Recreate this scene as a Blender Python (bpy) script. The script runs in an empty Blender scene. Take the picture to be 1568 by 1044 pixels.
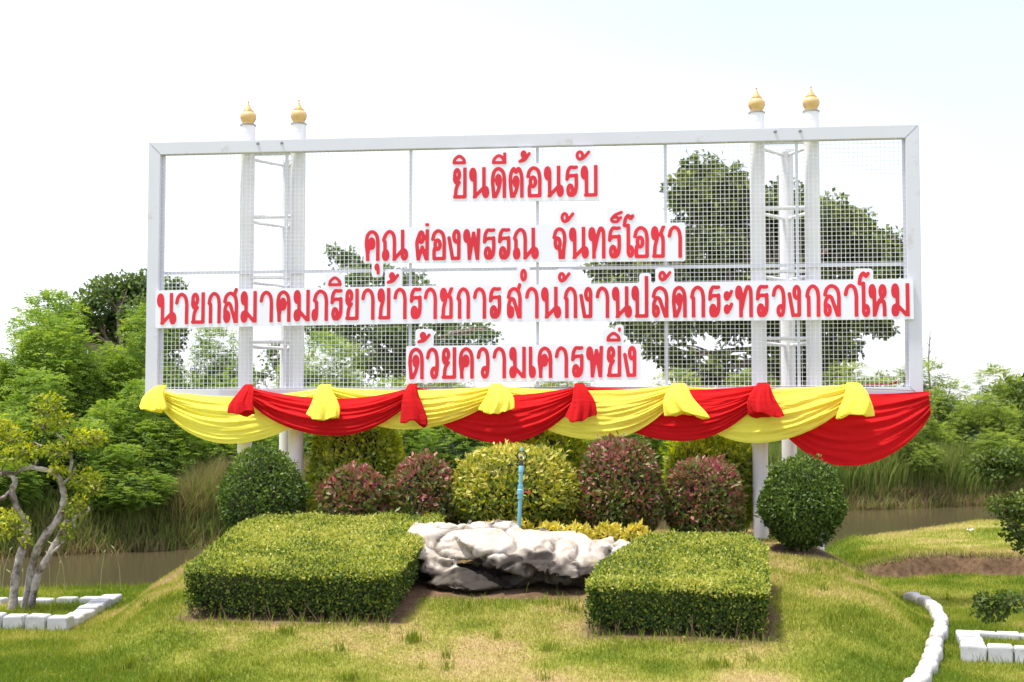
import bpy, bmesh, math, random
import numpy as np
from mathutils import Vector, Matrix, noise as mnoise

# ------------------------------------------------------------------ camera, sky, sun, exposure
scene = bpy.context.scene
R = math.radians
cam_d = bpy.data.cameras.new('camera')
cam = bpy.data.objects.new('camera', cam_d)
scene.collection.objects.link(cam)
scene.camera = cam
cam.location = (0, 0, 2.0)
cam.rotation_euler = (R(90 + 3.36), 0, 0)
cam_d.sensor_width = 36
cam_d.lens = 50.0
cam_d.clip_end = 3000
cam_d.dof.use_dof = True
cam_d.dof.focus_distance = 16.1
cam_d.dof.aperture_fstop = 3.2

SUN_DIR = Vector((-0.30, -0.07, 0.95)).normalized()      # towards the sun
SUN_EL = math.asin(SUN_DIR.z)
SUN_AZ = math.atan2(SUN_DIR.x, SUN_DIR.y)

world = bpy.data.worlds.new('World')
scene.world = world
world.use_nodes = True
wn, wl = world.node_tree.nodes, world.node_tree.links
wn.clear()
w_out = wn.new('ShaderNodeOutputWorld')
w_bg = wn.new('ShaderNodeBackground')
w_sky = wn.new('ShaderNodeTexSky')
w_sky.sky_type = 'NISHITA'
w_sky.sun_disc = False
w_sky.sun_elevation = SUN_EL
w_sky.sun_rotation = SUN_AZ
w_sky.air_density = 1.0
w_sky.dust_density = 1.2
w_sky.ozone_density = 1.0
# thin bright cloud veil over the whole sky
w_tc = wn.new('ShaderNodeTexCoord')
w_map = wn.new('ShaderNodeMapping')
w_map.inputs['Scale'].default_value = (1.0, 1.0, 2.2)
w_map.inputs['Location'].default_value = (15.5, 8.5, 0.0)
w_noi = wn.new('ShaderNodeTexNoise')
w_noi.inputs['Scale'].default_value = 1.1
w_noi.inputs['Detail'].default_value = 2
w_noi.inputs['Roughness'].default_value = 0.5
w_rmp = wn.new('ShaderNodeValToRGB')
w_rmp.color_ramp.elements[0].position = 0.34
w_rmp.color_ramp.elements[0].color = (0.33, 0.33, 0.33, 1)
w_rmp.color_ramp.elements[1].position = 0.74
w_rmp.color_ramp.elements[1].color = (0.95, 0.95, 0.95, 1)
w_mix = wn.new('ShaderNodeMixRGB')
w_mix.inputs['Color2'].default_value = (8.3, 8.15, 9.3, 1)
wl.new(w_tc.outputs['Generated'], w_map.inputs['Vector'])
wl.new(w_map.outputs[0], w_noi.inputs['Vector'])
wl.new(w_noi.outputs['Fac'], w_rmp.inputs['Fac'])
wl.new(w_rmp.outputs['Color'], w_mix.inputs['Fac'])
wl.new(w_sky.outputs['Color'], w_mix.inputs['Color1'])
wl.new(w_mix.outputs['Color'], w_bg.inputs['Color'])
w_bg.inputs['Strength'].default_value = 0.085
wl.new(w_bg.outputs[0], w_out.inputs['Surface'])

sun_d = bpy.data.lights.new('sun', 'SUN')
sun_d.energy = 2.5
sun_d.angle = R(4.0)
sun_d.color = (1.0, 0.95, 0.86)
sun = bpy.data.objects.new('sun', sun_d)
scene.collection.objects.link(sun)
sun.location = (-20, 20, 40)
sun.rotation_euler = SUN_DIR.to_track_quat('Z', 'Y').to_euler()

vs = scene.view_settings
vs.view_transform = 'Standard'
vs.look = 'None'
vs.exposure = 1.38
vs.gamma = 1.0
vs.use_curve_mapping = False
scene.cycles.max_bounces = 6
scene.cycles.transparent_max_bounces = 6

# ------------------------------------------------------------------ helpers
col = scene.collection
rng = np.random.default_rng(7)
random.seed(7)

def tag(o, label=None, cat=None, group=None, kind=None):
    if label: o['label'] = label
    if cat: o['category'] = cat
    if group: o['group'] = group
    if kind: o['kind'] = kind
    return o

def empty(name, loc=(0, 0, 0), rz=0.0, label=None, cat=None, group=None):
    o = bpy.data.objects.new(name, None)
    o.location = loc
    o.rotation_euler = (0, 0, rz)
    o.empty_display_size = 0.2
    col.objects.link(o)
    return tag(o, label, cat, group)

def link(name, me, mats=None, parent=None, loc=None):
    o = bpy.data.objects.new(name, me)
    col.objects.link(o)
    if mats:
        if not isinstance(mats, (list, tuple)): mats = [mats]
        if not me.materials:
            for m in mats: me.materials.append(m)
    if parent: o.parent = parent
    if loc is not None: o.location = loc
    return o

def mesh_py(name, verts, faces, smooth=False):
    me = bpy.data.meshes.new(name)
    me.from_pydata([tuple(v) for v in verts], [], [tuple(f) for f in faces])
    me.update()
    if smooth:
        me.shade_smooth()
    return me

def mesh_np(name, V, F, attrs=None, smooth=False, mat_idx=None):
    """V (n,3); F list of arrays (m,k) of equal-sided faces; attrs {name: per-vertex float}"""
    me = bpy.data.meshes.new(name)
    V = np.asarray(V, dtype=np.float32)
    if not isinstance(F, list): F = [F]
    F = [np.asarray(f, dtype=np.int32) for f in F if len(f)]
    loops = np.concatenate([f.ravel() for f in F])
    tot = np.concatenate([np.full(len(f), f.shape[1], dtype=np.int32) for f in F])
    start = np.concatenate([[0], np.cumsum(tot)[:-1]]).astype(np.int32)
    me.vertices.add(len(V)); me.vertices.foreach_set('co', V.ravel())
    me.loops.add(len(loops)); me.loops.foreach_set('vertex_index', loops)
    me.polygons.add(len(tot)); me.polygons.foreach_set('loop_start', start)
    me.polygons.foreach_set('loop_total', tot)
    if mat_idx is not None:
        me.polygons.foreach_set('material_index', np.asarray(mat_idx, dtype=np.int32))
    me.update(calc_edges=True)
    for k, a in (attrs or {}).items():
        at = me.attributes.new(k, 'FLOAT', 'POINT')
        at.data.foreach_set('value', np.asarray(a, dtype=np.float32))
    if smooth: me.shade_smooth()
    me.validate()
    return me

def sstep(a, b, x):
    t = np.clip((np.asarray(x, dtype=float) - a) / (b - a), 0, 1)
    return t * t * (3 - 2 * t)

def vnoise(x, y, s, seed=0):
    """smooth 2-D value noise in 0..1, vectorised"""
    x = np.asarray(x, float) * s + seed * 17.3; y = np.asarray(y, float) * s + seed * 9.7
    xi, yi = np.floor(x).astype(int), np.floor(y).astype(int)
    xf, yf = x - xi, y - yi
    u, v = xf * xf * (3 - 2 * xf), yf * yf * (3 - 2 * yf)
    def h(a, b):
        n = np.sin(a * 127.1 + b * 311.7 + seed * 74.7) * 43758.5453
        return n - np.floor(n)
    return (h(xi, yi) * (1 - u) + h(xi + 1, yi) * u) * (1 - v) + (h(xi, yi + 1) * (1 - u) + h(xi + 1, yi + 1) * u) * v

def fbm(x, y, s, seed=0, o=3):
    t = 0; a = 0.5; n = 0
    for i in range(o):
        t = t + a * vnoise(x, y, s * 2 ** i, seed + i); n += a; a *= 0.5
    return t / n

class MB:
    """collects simple solids into ONE mesh"""
    def __init__(s): s.v = []; s.f = []
    def add(s, V, F):
        b = len(s.v); s.v += [tuple(p) for p in V]; s.f += [tuple(i + b for i in q) for q in F]; return s
    def box(s, x0, x1, y0, y1, z0, z1):
        V = [(x0,y0,z0),(x1,y0,z0),(x1,y1,z0),(x0,y1,z0),(x0,y0,z1),(x1,y0,z1),(x1,y1,z1),(x0,y1,z1)]
        return s.add(V, [(0,3,2,1),(4,5,6,7),(0,1,5,4),(1,2,6,5),(2,3,7,6),(3,0,4,7)])
    def tube(s, pts, rad, n=10, caps=True):
        pts = [Vector(p) for p in pts]
        if not isinstance(rad, (list, tuple)): rad = [rad] * len(pts)
        V = []; F = []
        up = None
        for i, p in enumerate(pts):
            d = (pts[min(i + 1, len(pts) - 1)] - pts[max(i - 1, 0)]).normalized()
            if up is None:
                up = Vector((0, 0, 1)) if abs(d.z) < 0.9 else Vector((1, 0, 0))
            a = d.cross(up)
            if a.length < 1e-4: a = d.orthogonal()
            a.normalize(); b = a.cross(d).normalized(); up = b
            for k in range(n):
                t = 2 * math.pi * k / n
                V.append(p + (a * math.cos(t) + b * math.sin(t)) * rad[i])
        for i in range(len(pts) - 1):
            for k in range(n):
                k2 = (k + 1) % n
                F.append((i*n+k, i*n+k2, (i+1)*n+k2, (i+1)*n+k))
        if caps:
            F.append(tuple(range(n))); F.append(tuple((len(pts)-1)*n + k for k in reversed(range(n))))
        return s.add(V, F)
    def lathe(s, prof, n=24, c=(0, 0, 0)):
        V = []; F = []
        for r, z in prof:
            for k in range(n):
                t = 2 * math.pi * k / n
                V.append((c[0] + r * math.cos(t), c[1] + r * math.sin(t), c[2] + z))
        for i in range(len(prof) - 1):
            for k in range(n):
                k2 = (k + 1) % n
                F.append((i*n+k, i*n+k2, (i+1)*n+k2, (i+1)*n+k))
        F.append(tuple(reversed(range(n)))); F.append(tuple((len(prof)-1)*n + k for k in range(n)))
        return s.add(V, F)
    def mesh(s, name, smooth=False, angle=None):
        me = mesh_py(name, s.v, s.f)
        if smooth:
            me.shade_smooth()
            if angle: me.set_sharp_from_angle(angle=R(angle))
        return me
    def build(s, name, mat, parent=None, loc=None, smooth=False, angle=None):
        return link(name, s.mesh(name, smooth, angle), mat, parent, loc)

# ------------------------------------------------------------------ materials
def new_mat(name):
    m = bpy.data.materials.new(name); m.use_nodes = True
    return m, m.node_tree.nodes, m.node_tree.links, m.node_tree.nodes['Principled BSDF']

def simple_mat(name, c, rough=0.5, metal=0.0, var=0.06, scale=6.0, bump=0.0, dirt=None, dirt_scale=3.0, dirt_pos=(0.62, 0.75), spec=0.5, coords='Object'):
    m, n, l, b = new_mat(name)
    tc = n.new('ShaderNodeTexCoord')
    no = n.new('ShaderNodeTexNoise'); no.inputs['Scale'].default_value = scale; no.inputs['Detail'].default_value = 6
    l.new(tc.outputs[coords], no.inputs['Vector'])
    r = n.new('ShaderNodeValToRGB')
    r.color_ramp.elements[0].position = 0.3; r.color_ramp.elements[1].position = 0.7
    r.color_ramp.elements[0].color = tuple(max(0, x * (1 - var)) for x in c) + (1,)
    r.color_ramp.elements[1].color = tuple(min(1, x * (1 + var)) for x in c) + (1,)
    l.new(no.outputs['Fac'], r.inputs['Fac'])
    out = r.outputs['Color']
    if dirt:
        n2 = n.new('ShaderNodeTexNoise'); n2.inputs['Scale'].default_value = dirt_scale; n2.inputs['Detail'].default_value = 8; n2.inputs['Roughness'].default_value = 0.65
        l.new(tc.outputs[coords], n2.inputs['Vector'])
        r2 = n.new('ShaderNodeValToRGB'); r2.color_ramp.elements[0].position, r2.color_ramp.elements[1].position = dirt_pos
        r2.color_ramp.elements[0].color = (0, 0, 0, 1); r2.color_ramp.elements[1].color = (1, 1, 1, 1)
        l.new(n2.outputs['Fac'], r2.inputs['Fac'])
        mx = n.new('ShaderNodeMixRGB'); mx.inputs['Color2'].default_value = tuple(dirt) + (1,)
        l.new(r2.outputs['Color'], mx.inputs['Fac']); l.new(out, mx.inputs['Color1']); out = mx.outputs['Color']
    l.new(out, b.inputs['Base Color'])
    b.inputs['Roughness'].default_value = rough; b.inputs['Metallic'].default_value = metal
    b.inputs['Specular IOR Level'].default_value = spec
    if bump:
        bp = n.new('ShaderNodeBump'); bp.inputs['Strength'].default_value = bump; bp.inputs['Distance'].default_value = 0.01
        l.new(no.outputs['Fac'], bp.inputs['Height']); l.new(bp.outputs[0], b.inputs['Normal'])
    return m

def leaf_mat(name, stops, trans=0.35, gloss=0.08, rough=0.45, noise_scale=0.0, tcol=1.25, noise_amt=0.35):
    """leaf colours picked by the per-leaf attribute rnd; thin leaves let some light through"""
    m = bpy.data.materials.new(name); m.use_nodes = True
    n, l = m.node_tree.nodes, m.node_tree.links; n.clear()
    out = n.new('ShaderNodeOutputMaterial')
    at = n.new('ShaderNodeAttribute'); at.attribute_name = 'rnd'
    r = n.new('ShaderNodeValToRGB')
    while len(r.color_ramp.elements) < len(stops): r.color_ramp.elements.new(0.5)
    for e, (p, c) in zip(r.color_ramp.elements, stops):
        e.position = p; e.color = tuple(c) + (1,)
    if noise_scale:
        tc = n.new('ShaderNodeTexCoord'); no = n.new('ShaderNodeTexNoise'); no.inputs['Scale'].default_value = noise_scale; no.inputs['Detail'].default_value = 3
        l.new(tc.outputs['Object'], no.inputs['Vector'])
        mm = n.new('ShaderNodeMath'); mm.operation = 'MULTIPLY_ADD'; mm.inputs[1].default_value = noise_amt * 2; mm.inputs[2].default_value = -noise_amt
        l.new(no.outputs['Fac'], mm.inputs[0])
        ad = n.new('ShaderNodeMath'); ad.operation = 'ADD'; ad.use_clamp = True
        l.new(at.outputs['Fac'], ad.inputs[0]); l.new(mm.outputs[0], ad.inputs[1]); l.new(ad.outputs[0], r.inputs['Fac'])
    else:
        l.new(at.outputs['Fac'], r.inputs['Fac'])
    d = n.new('ShaderNodeBsdfDiffuse'); t = n.new('ShaderNodeBsdfTranslucent'); g = n.new('ShaderNodeBsdfGlossy')
    g.inputs['Roughness'].default_value = rough
    g.inputs['Color'].default_value = (0.8, 0.85, 0.8, 1)
    hs = n.new('ShaderNodeHueSaturation'); hs.inputs['Saturation'].default_value = 1.1; hs.inputs['Value'].default_value = tcol; hs.inputs['Hue'].default_value = 0.49
    l.new(r.outputs['Color'], d.inputs['Color']); l.new(r.outputs['Color'], hs.inputs['Color']); l.new(hs.outputs[0], t.inputs['Color'])
    m1 = n.new('ShaderNodeMixShader'); m1.inputs[0].default_value = trans
    l.new(d.outputs[0], m1.inputs[1]); l.new(t.outputs[0], m1.inputs[2])
    m2 = n.new('ShaderNodeMixShader'); m2.inputs[0].default_value = gloss
    l.new(m1.outputs[0], m2.inputs[1]); l.new(g.outputs[0], m2.inputs[2])
    l.new(m2.outputs[0], out.inputs['Surface'])
    return m

M = {}
M['white_paint'] = simple_mat('white_paint', (0.66, 0.66, 0.735), 0.45, var=0.02, scale=2.0, dirt=(0.45, 0.40, 0.34), dirt_scale=4.0, dirt_pos=(0.60, 0.80))
M['column_paint'] = simple_mat('column_paint', (0.76, 0.75, 0.78), 0.5, var=0.03, scale=3.0, dirt=(0.42, 0.40, 0.38), dirt_scale=6.0, dirt_pos=(0.64, 0.76))
M['wire'] = simple_mat('galvanised_wire', (0.84, 0.84, 0.85), 0.5, var=0.1, scale=3.0)
M['gold'] = simple_mat('gold_paint', (0.68, 0.45, 0.19), 0.42, metal=0.2, var=0.06, scale=4.0)
M['flange'] = simple_mat('grey_flange', (0.30, 0.27, 0.27), 0.6)
M['foam'] = simple_mat('white_foam_board', (0.84, 0.84, 0.92), 0.6, var=0.015, scale=2.0)
M['red_letter'] = simple_mat('red_letter_paint', (0.70, 0.016, 0.036), 0.55, var=0.12, scale=1.2, coords='Object')
M['wood'] = simple_mat('bark', (0.20, 0.15, 0.11), 0.9, var=0.4, scale=14, bump=0.6)
M['pale_bark'] = simple_mat('lime_washed_bark', (0.38, 0.335, 0.30), 0.9, var=0.35, scale=22, bump=0.7, dirt=(0.085, 0.06, 0.045), dirt_scale=5.0, dirt_pos=(0.46, 0.60))
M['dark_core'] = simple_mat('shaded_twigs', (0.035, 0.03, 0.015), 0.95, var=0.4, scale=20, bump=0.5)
M['pvc'] = simple_mat('blue_pvc', (0.16, 0.40, 0.48), 0.4, var=0.08)
M['black_plastic'] = simple_mat('black_plastic', (0.02, 0.02, 0.022), 0.4)
M['red_plastic'] = simple_mat('red_plastic', (0.6, 0.06, 0.03), 0.4)
M['steel'] = simple_mat('bare_steel', (0.5, 0.5, 0.5), 0.3, metal=0.9)
M['block'] = simple_mat('whitewashed_concrete', (0.52, 0.52, 0.53), 0.85, var=0.10, scale=9, bump=0.4, dirt=(0.30, 0.28, 0.23), dirt_scale=6.0, dirt_pos=(0.50, 0.70))
M['kerb_stone'] = simple_mat('whitewashed_stone', (0.50, 0.48, 0.46), 0.85, var=0.06, scale=9, bump=0.5, dirt=(0.26, 0.23, 0.17), dirt_scale=9.0, dirt_pos=(0.52, 0.70))
M['paper'] = simple_mat('white_scrap', (0.8, 0.8, 0.8), 0.7)

def cloth_mat(name, c, trans):
    m, n, l, b = new_mat(name)
    tc = n.new('ShaderNodeTexCoord')
    w = n.new('ShaderNodeTexNoise'); w.inputs['Scale'].default_value = 7; w.inputs['Detail'].default_value = 8; w.inputs['Roughness'].default_value = 0.6
    mp = n.new('ShaderNodeMapping'); mp.inputs['Scale'].default_value = (0.6, 1, 3.0)
    l.new(tc.outputs['Object'], mp.inputs['Vector']); l.new(mp.outputs[0], w.inputs['Vector'])
    bp = n.new('ShaderNodeBump'); bp.inputs['Strength'].default_value = 0.55; bp.inputs['Distance'].default_value = 0.03
    l.new(w.outputs['Fac'], bp.inputs['Height']); l.new(bp.outputs[0], b.inputs['Normal'])
    b.inputs['Base Color'].default_value = tuple(c) + (1,)
    b.inputs['Roughness'].default_value = 0.8
    b.inputs['Specular IOR Level'].default_value = 0.12
    b.inputs['Sheen Weight'].default_value = 0.08
    t = n.new('ShaderNodeBsdfTranslucent'); t.inputs['Color'].default_value = tuple(c) + (1,)
    mx = n.new('ShaderNodeMixShader'); mx.inputs[0].default_value = trans
    l.new(b.outputs[0], mx.inputs[1]); l.new(t.outputs[0], mx.inputs[2])
    l.new(mx.outputs[0], n['Material Output'].inputs['Surface'])
    return m
M['yellow_cloth'] = cloth_mat('yellow_cloth', (0.97, 0.89, 0.12), 0.36)
M['red_cloth'] = cloth_mat('red_cloth', (0.66, 0.010, 0.014), 0.38)

# foliage palettes
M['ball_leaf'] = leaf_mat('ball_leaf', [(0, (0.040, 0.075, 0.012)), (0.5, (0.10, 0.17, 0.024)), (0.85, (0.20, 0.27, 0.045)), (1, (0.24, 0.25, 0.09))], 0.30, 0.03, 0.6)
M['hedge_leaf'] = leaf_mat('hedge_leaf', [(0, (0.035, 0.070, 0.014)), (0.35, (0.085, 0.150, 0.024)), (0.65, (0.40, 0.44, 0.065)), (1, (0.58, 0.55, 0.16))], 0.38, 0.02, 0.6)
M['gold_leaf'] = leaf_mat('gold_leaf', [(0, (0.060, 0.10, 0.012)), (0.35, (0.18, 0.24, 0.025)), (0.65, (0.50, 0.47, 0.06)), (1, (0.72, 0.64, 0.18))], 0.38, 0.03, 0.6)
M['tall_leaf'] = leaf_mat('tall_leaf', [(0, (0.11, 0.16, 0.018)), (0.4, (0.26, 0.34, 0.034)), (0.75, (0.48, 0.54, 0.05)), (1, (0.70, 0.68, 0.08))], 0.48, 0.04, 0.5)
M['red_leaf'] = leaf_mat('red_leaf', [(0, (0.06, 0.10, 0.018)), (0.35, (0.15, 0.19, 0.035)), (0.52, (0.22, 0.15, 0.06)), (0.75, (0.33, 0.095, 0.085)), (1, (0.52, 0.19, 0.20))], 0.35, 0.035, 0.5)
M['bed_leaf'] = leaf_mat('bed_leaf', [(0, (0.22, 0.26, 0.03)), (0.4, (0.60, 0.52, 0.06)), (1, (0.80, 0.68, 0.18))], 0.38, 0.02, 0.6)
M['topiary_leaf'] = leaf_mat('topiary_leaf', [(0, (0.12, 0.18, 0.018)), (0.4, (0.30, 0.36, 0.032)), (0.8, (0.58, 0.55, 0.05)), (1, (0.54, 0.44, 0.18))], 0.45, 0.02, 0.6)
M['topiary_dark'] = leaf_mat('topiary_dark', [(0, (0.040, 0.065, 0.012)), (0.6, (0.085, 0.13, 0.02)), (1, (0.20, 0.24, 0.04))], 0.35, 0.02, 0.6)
M['frond'] = leaf_mat('frond', [(0, (0.095, 0.17, 0.028)), (0.5, (0.185, 0.30, 0.046)), (1, (0.34, 0.43, 0.065))], 0.46, 0.015, 0.6, noise_scale=0.7, noise_amt=0.3)
M['frond_far'] = leaf_mat('frond_far', [(0, (0.12, 0.19, 0.04)), (0.5, (0.22, 0.31, 0.06)), (1, (0.37, 0.43, 0.085))], 0.48, 0.015, 0.6, noise_scale=0.6, noise_amt=0.3)
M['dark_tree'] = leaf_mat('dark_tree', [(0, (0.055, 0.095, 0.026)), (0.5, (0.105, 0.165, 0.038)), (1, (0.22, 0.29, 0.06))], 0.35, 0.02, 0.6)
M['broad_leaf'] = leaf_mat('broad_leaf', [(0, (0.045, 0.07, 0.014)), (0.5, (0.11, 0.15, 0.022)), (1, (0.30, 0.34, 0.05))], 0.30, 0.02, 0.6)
M['dry_grass'] = leaf_mat('dry_grass', [(0, (0.14, 0.10, 0.05)), (0.35, (0.25, 0.19, 0.09)), (0.6, (0.33, 0.27, 0.12)), (0.78, (0.23, 0.25, 0.07)), (1, (0.19, 0.27, 0.05))], 0.35, 0.01, 0.7, noise_scale=0.8, noise_amt=0.5)
M['reed'] = leaf_mat('reed', [(0, (0.10, 0.16, 0.03)), (0.6, (0.19, 0.26, 0.055)), (1, (0.30, 0.29, 0.10))], 0.38, 0.01, 0.7, noise_scale=0.4, noise_amt=0.4)

# ------------------------------------------------------------------ terrain
NEAR_X = [-90, -30, -8, -4.5, -1, 3.8, 4.8, 6.0, 7.5, 9.2, 14, 30, 90]
NEAR_Y = [13, 15.5, 17.5, 18.0, 19.6, 20.4, 21.8, 23.4, 24.6, 25.2, 27.0, 33, 60]
FAR_X = [-90, -30, -9.4, -6.3, 9.15, 14, 40, 90]
FAR_Y = [17.5, 20, 26.0, 28.0, 40.2, 42.8, 57, 90]
HEDGE_L = [(-2.88, 12.55), (-1.02, 12.42), (-0.86, 13.6), (-0.84, 14.3), (-0.72, 14.35), (-0.70, 15.0), (-2.62, 15.05), (-2.80, 14.2)]
HEDGE_R = [(0.62, 12.02), (2.12, 11.86), (2.42, 13.6), (2.30, 14.05), (1.36, 14.12), (0.78, 12.9)]

def poly_dist(poly, x, y):
    """signed distance to polygon, negative inside"""
    x = np.asarray(x, float); y = np.asarray(y, float)
    d = np.full(x.shape, 1e9); ins = np.zeros(x.shape, bool)
    n = len(poly)
    for i in range(n):
        ax, ay = poly[i]; bx, by = poly[(i + 1) % n]
        ex, ey = bx - ax, by - ay
        t = np.clip(((x - ax) * ex + (y - ay) * ey) / (ex * ex + ey * ey), 0, 1)
        d = np.minimum(d, np.hypot(x - ax - t * ex, y - ay - t * ey))
        c = ((ay > y) != (by > y)) & (x < (bx - ax) * (y - ay) / ((by - ay) if by != ay else 1e-9) + ax)
        ins ^= c
    return np.where(ins, -d, d)

def mound_r(x, y):
    b = np.where(y < 16.3, 7.2, 4.4)
    return np.sqrt(((x - 0.05) / 4.5) ** 2 + ((y - 16.3) / b) ** 2)

def terrain(x, y):
    x = np.asarray(x, float); y = np.asarray(y, float)
    fx = 1 - sstep(0.68, 1.0, np.abs(x - 0.05) / 4.5)
    t = np.clip((y - 10.1) / 5.5, 0, 1)
    fy = 0.75 * t + 0.25 * t * t * (3 - 2 * t)
    fy = fy * (1 - sstep(17.6, 20.2, y))
    z = 0.69 * fx * fy * (1 - sstep(0.86, 1.0, mound_r(x, y)))
    # heap of old spoil on the right, cut off in front
    jag = 0.5 * (fbm(x, 0 * x, 1.3, 5) - 0.5)
    sx = sstep(4.1, 5.3, x)
    sp = sx * sstep(18.93, 19.03, y + jag) * (0.24 + 0.15 * sstep(5.5, 9.5, x) * sstep(19, 22, y) + 0.10 * (fbm(x, y, 0.8, 3) - 0.5))
    z = z + sp * (y < 60)
    z = z + 0.035 * (fbm(x, y, 0.6, 1) - 0.5) + 0.02 * (fbm(x, y, 2.2, 2) - 0.5)
    yn = np.interp(x, NEAR_X, NEAR_Y) + 0.5 * (fbm(x, 0 * x, 0.7, 8) - 0.5)
    yf = np.interp(x, FAR_X, FAR_Y) + 0.8 * (fbm(x, 0 * x, 0.6, 9) - 0.5)
    far = sstep(-0.3, 0.8, y - yf) * 0.35 + sstep(0.5, 6, y - yf) * 0.5
    z = np.where(y > (yn + yf) / 2, far, z)
    d = np.minimum(y - yn, yf - y)
    k = sstep(-0.25, 0.9, d)
    return z * (1 - k) - 1.1 * k

def soil_mask(x, y):
    s = np.zeros_like(np.asarray(x, float))
    for p in (HEDGE_L, HEDGE_R):
        d = poly_dist(p, x, y)
        s = np.maximum(s, 1 - sstep(0.0, 0.15, d + 0.16 * (fbm(x, y, 3.0, 12) - 0.5)))
    rd = np.hypot((x - 0.0) / 1.15, (y - 13.75) / 0.62)
    s = np.maximum(s, 1 - sstep(0.9, 1.2, rd + 0.5 * (fbm(x, y, 3.0, 14) - 0.5)))
    s = np.maximum(s, 1 - sstep(0.16, 0.3, np.hypot((x - 2.42) / 1.6, y - 15.7)))
    s = np.maximum(s, 1 - sstep(0.35, 0.6, np.hypot(x - 3.15, (y - 15.35) * 1.2)))
    # the shrub bed
    bed = (1 - sstep(0.0, 0.25, np.abs(x + 0.4) - 3.0)) * sstep(14.3, 14.7, y) * (1 - sstep(17.6, 18.2, y))
    s = np.maximum(s, 0.8 * bed)
    jag = 0.5 * (fbm(x, 0 * x, 1.3, 5) - 0.5)
    cut = sstep(4.3, 4.8, x) * sstep(18.82, 18.9, y + jag) * (1 - sstep(19.02, 19.2, y + jag + 0.5 * (fbm(x, y, 2, 15) - 0.5)))
    s = np.maximum(s, cut)
    yn = np.interp(x, NEAR_X, NEAR_Y); yf = np.interp(x, FAR_X, FAR_Y)
    s = np.maximum(s, sstep(0.0, 0.4, y - yn) * (1 - sstep(2.0, 5.0, y - yf)))
    return np.clip(s, 0, 1)

def dry_mask(x, y):
    m = 1 - sstep(0.80, 1.0, mound_r(x, y))
    spoil = sstep(4.6, 5.6, x) * sstep(18.8, 19.2, y)
    base = 0.23 - 0.10 * sstep(3.5, 5.0, x) + 0.36 * m + 0.10 * m * sstep(3.0, 4.0, x) + 0.38 * spoil
    v = base + 1.25 * (fbm(x, y, 0.9, 21, 4) - 0.5) + 0.45 * (vnoise(x, y, 3.5, 27) - 0.5)
    return np.clip(v, 0, 1)

def grid_axis(segs):
    a = [segs[0][0]]
    for s, e, st in segs:
        n = max(1, int(round((e - s) / st)))
        a += list(np.linspace(s, e, n + 1)[1:])
    return np.array(a)
gx = grid_axis([(-700, -60, 80), (-60, -14, 2.0), (-14, -8, 0.3), (-8, 9, 0.11), (9, 18, 0.35), (18, 60, 2.0), (60, 700, 80)])
gy = grid_axis([(-60, 4, 8), (4, 9, 0.5), (9, 18.6, 0.11), (18.6, 19.4, 0.035), (19.4, 21, 0.11), (21, 50, 0.4), (50, 80, 3), (80, 1200, 80)])
GX, GY = np.meshgrid(gx, gy)
GZ = terrain(GX, GY)
nx, ny = len(gx), len(gy)
idx = np.arange(nx * ny).reshape(ny, nx)
quads = np.stack([idx[:-1, :-1], idx[:-1, 1:], idx[1:, 1:], idx[1:, :-1]], -1).reshape(-1, 4)

m, n, l, b = new_mat('lawn_ground')
tc = n.new('ShaderNodeTexCoord')
ad = n.new('ShaderNodeAttribute'); ad.attribute_name = 'dry'
asl = n.new('ShaderNodeAttribute'); asl.attribute_name = 'soil'
no = n.new('ShaderNodeTexNoise'); no.inputs['Scale'].default_value = 14; no.inputs['Detail'].default_value = 8; no.inputs['Roughness'].default_value = 0.7
l.new(tc.outputs['Object'], no.inputs['Vector'])
mm = n.new('ShaderNodeMath'); mm.operation = 'MULTIPLY_ADD'; mm.inputs[1].default_value = 0.9; mm.inputs[2].default_value = -0.45
l.new(no.outputs['Fac'], mm.inputs[0])
sm = n.new('ShaderNodeMath'); sm.operation = 'ADD'; sm.use_clamp = True
l.new(ad.outputs['Fac'], sm.inputs[0]); l.new(mm.outputs[0], sm.inputs[1])
rp = n.new('ShaderNodeValToRGB')
for i in range(2): rp.color_ramp.elements.new(0.5)
for e, (p, c) in zip(rp.color_ramp.elements, [(0.0, (0.10, 0.15, 0.018)), (0.4, (0.22, 0.24, 0.04)), (0.7, (0.33, 0.28, 0.095)), (1.0, (0.36, 0.265, 0.14))]):
    e.position = p; e.color = c + (1,)
l.new(sm.outputs[0], rp.inputs['Fac'])
n2 = n.new('ShaderNodeTexNoise'); n2.inputs['Scale'].default_value = 9; n2.inputs['Detail'].default_value = 8; n2.inputs['Roughness'].default_value = 0.75
l.new(tc.outputs['Object'], n2.inputs['Vector'])
rs = n.new('ShaderNodeValToRGB')
rs.color_ramp.elements[0].position = 0.3; rs.color_ramp.elements[0].color = (0.055, 0.032, 0.018, 1)
rs.color_ramp.elements[1].position = 0.75; rs.color_ramp.elements[1].color = (0.23, 0.145, 0.085, 1)
l.new(n2.outputs['Fac'], rs.inputs['Fac'])
mx = n.new('ShaderNodeMixRGB')
l.new(asl.outputs['Fac'], mx.inputs['Fac']); l.new(rp.outputs['Color'], mx.inputs['Color1']); l.new(rs.outputs['Color'], mx.inputs['Color2'])
l.new(mx.outputs['Color'], b.inputs['Base Color'])
b.inputs['Roughness'].default_value = 0.95; b.inputs['Specular IOR Level'].default_value = 0.1
bp = n.new('ShaderNodeBump'); bp.inputs['Strength'].default_value = 0.8; bp.inputs['Distance'].default_value = 0.03
l.new(n2.outputs['Fac'], bp.inputs['Height']); l.new(bp.outputs[0], b.inputs['Normal'])
M['ground'] = m

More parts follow.
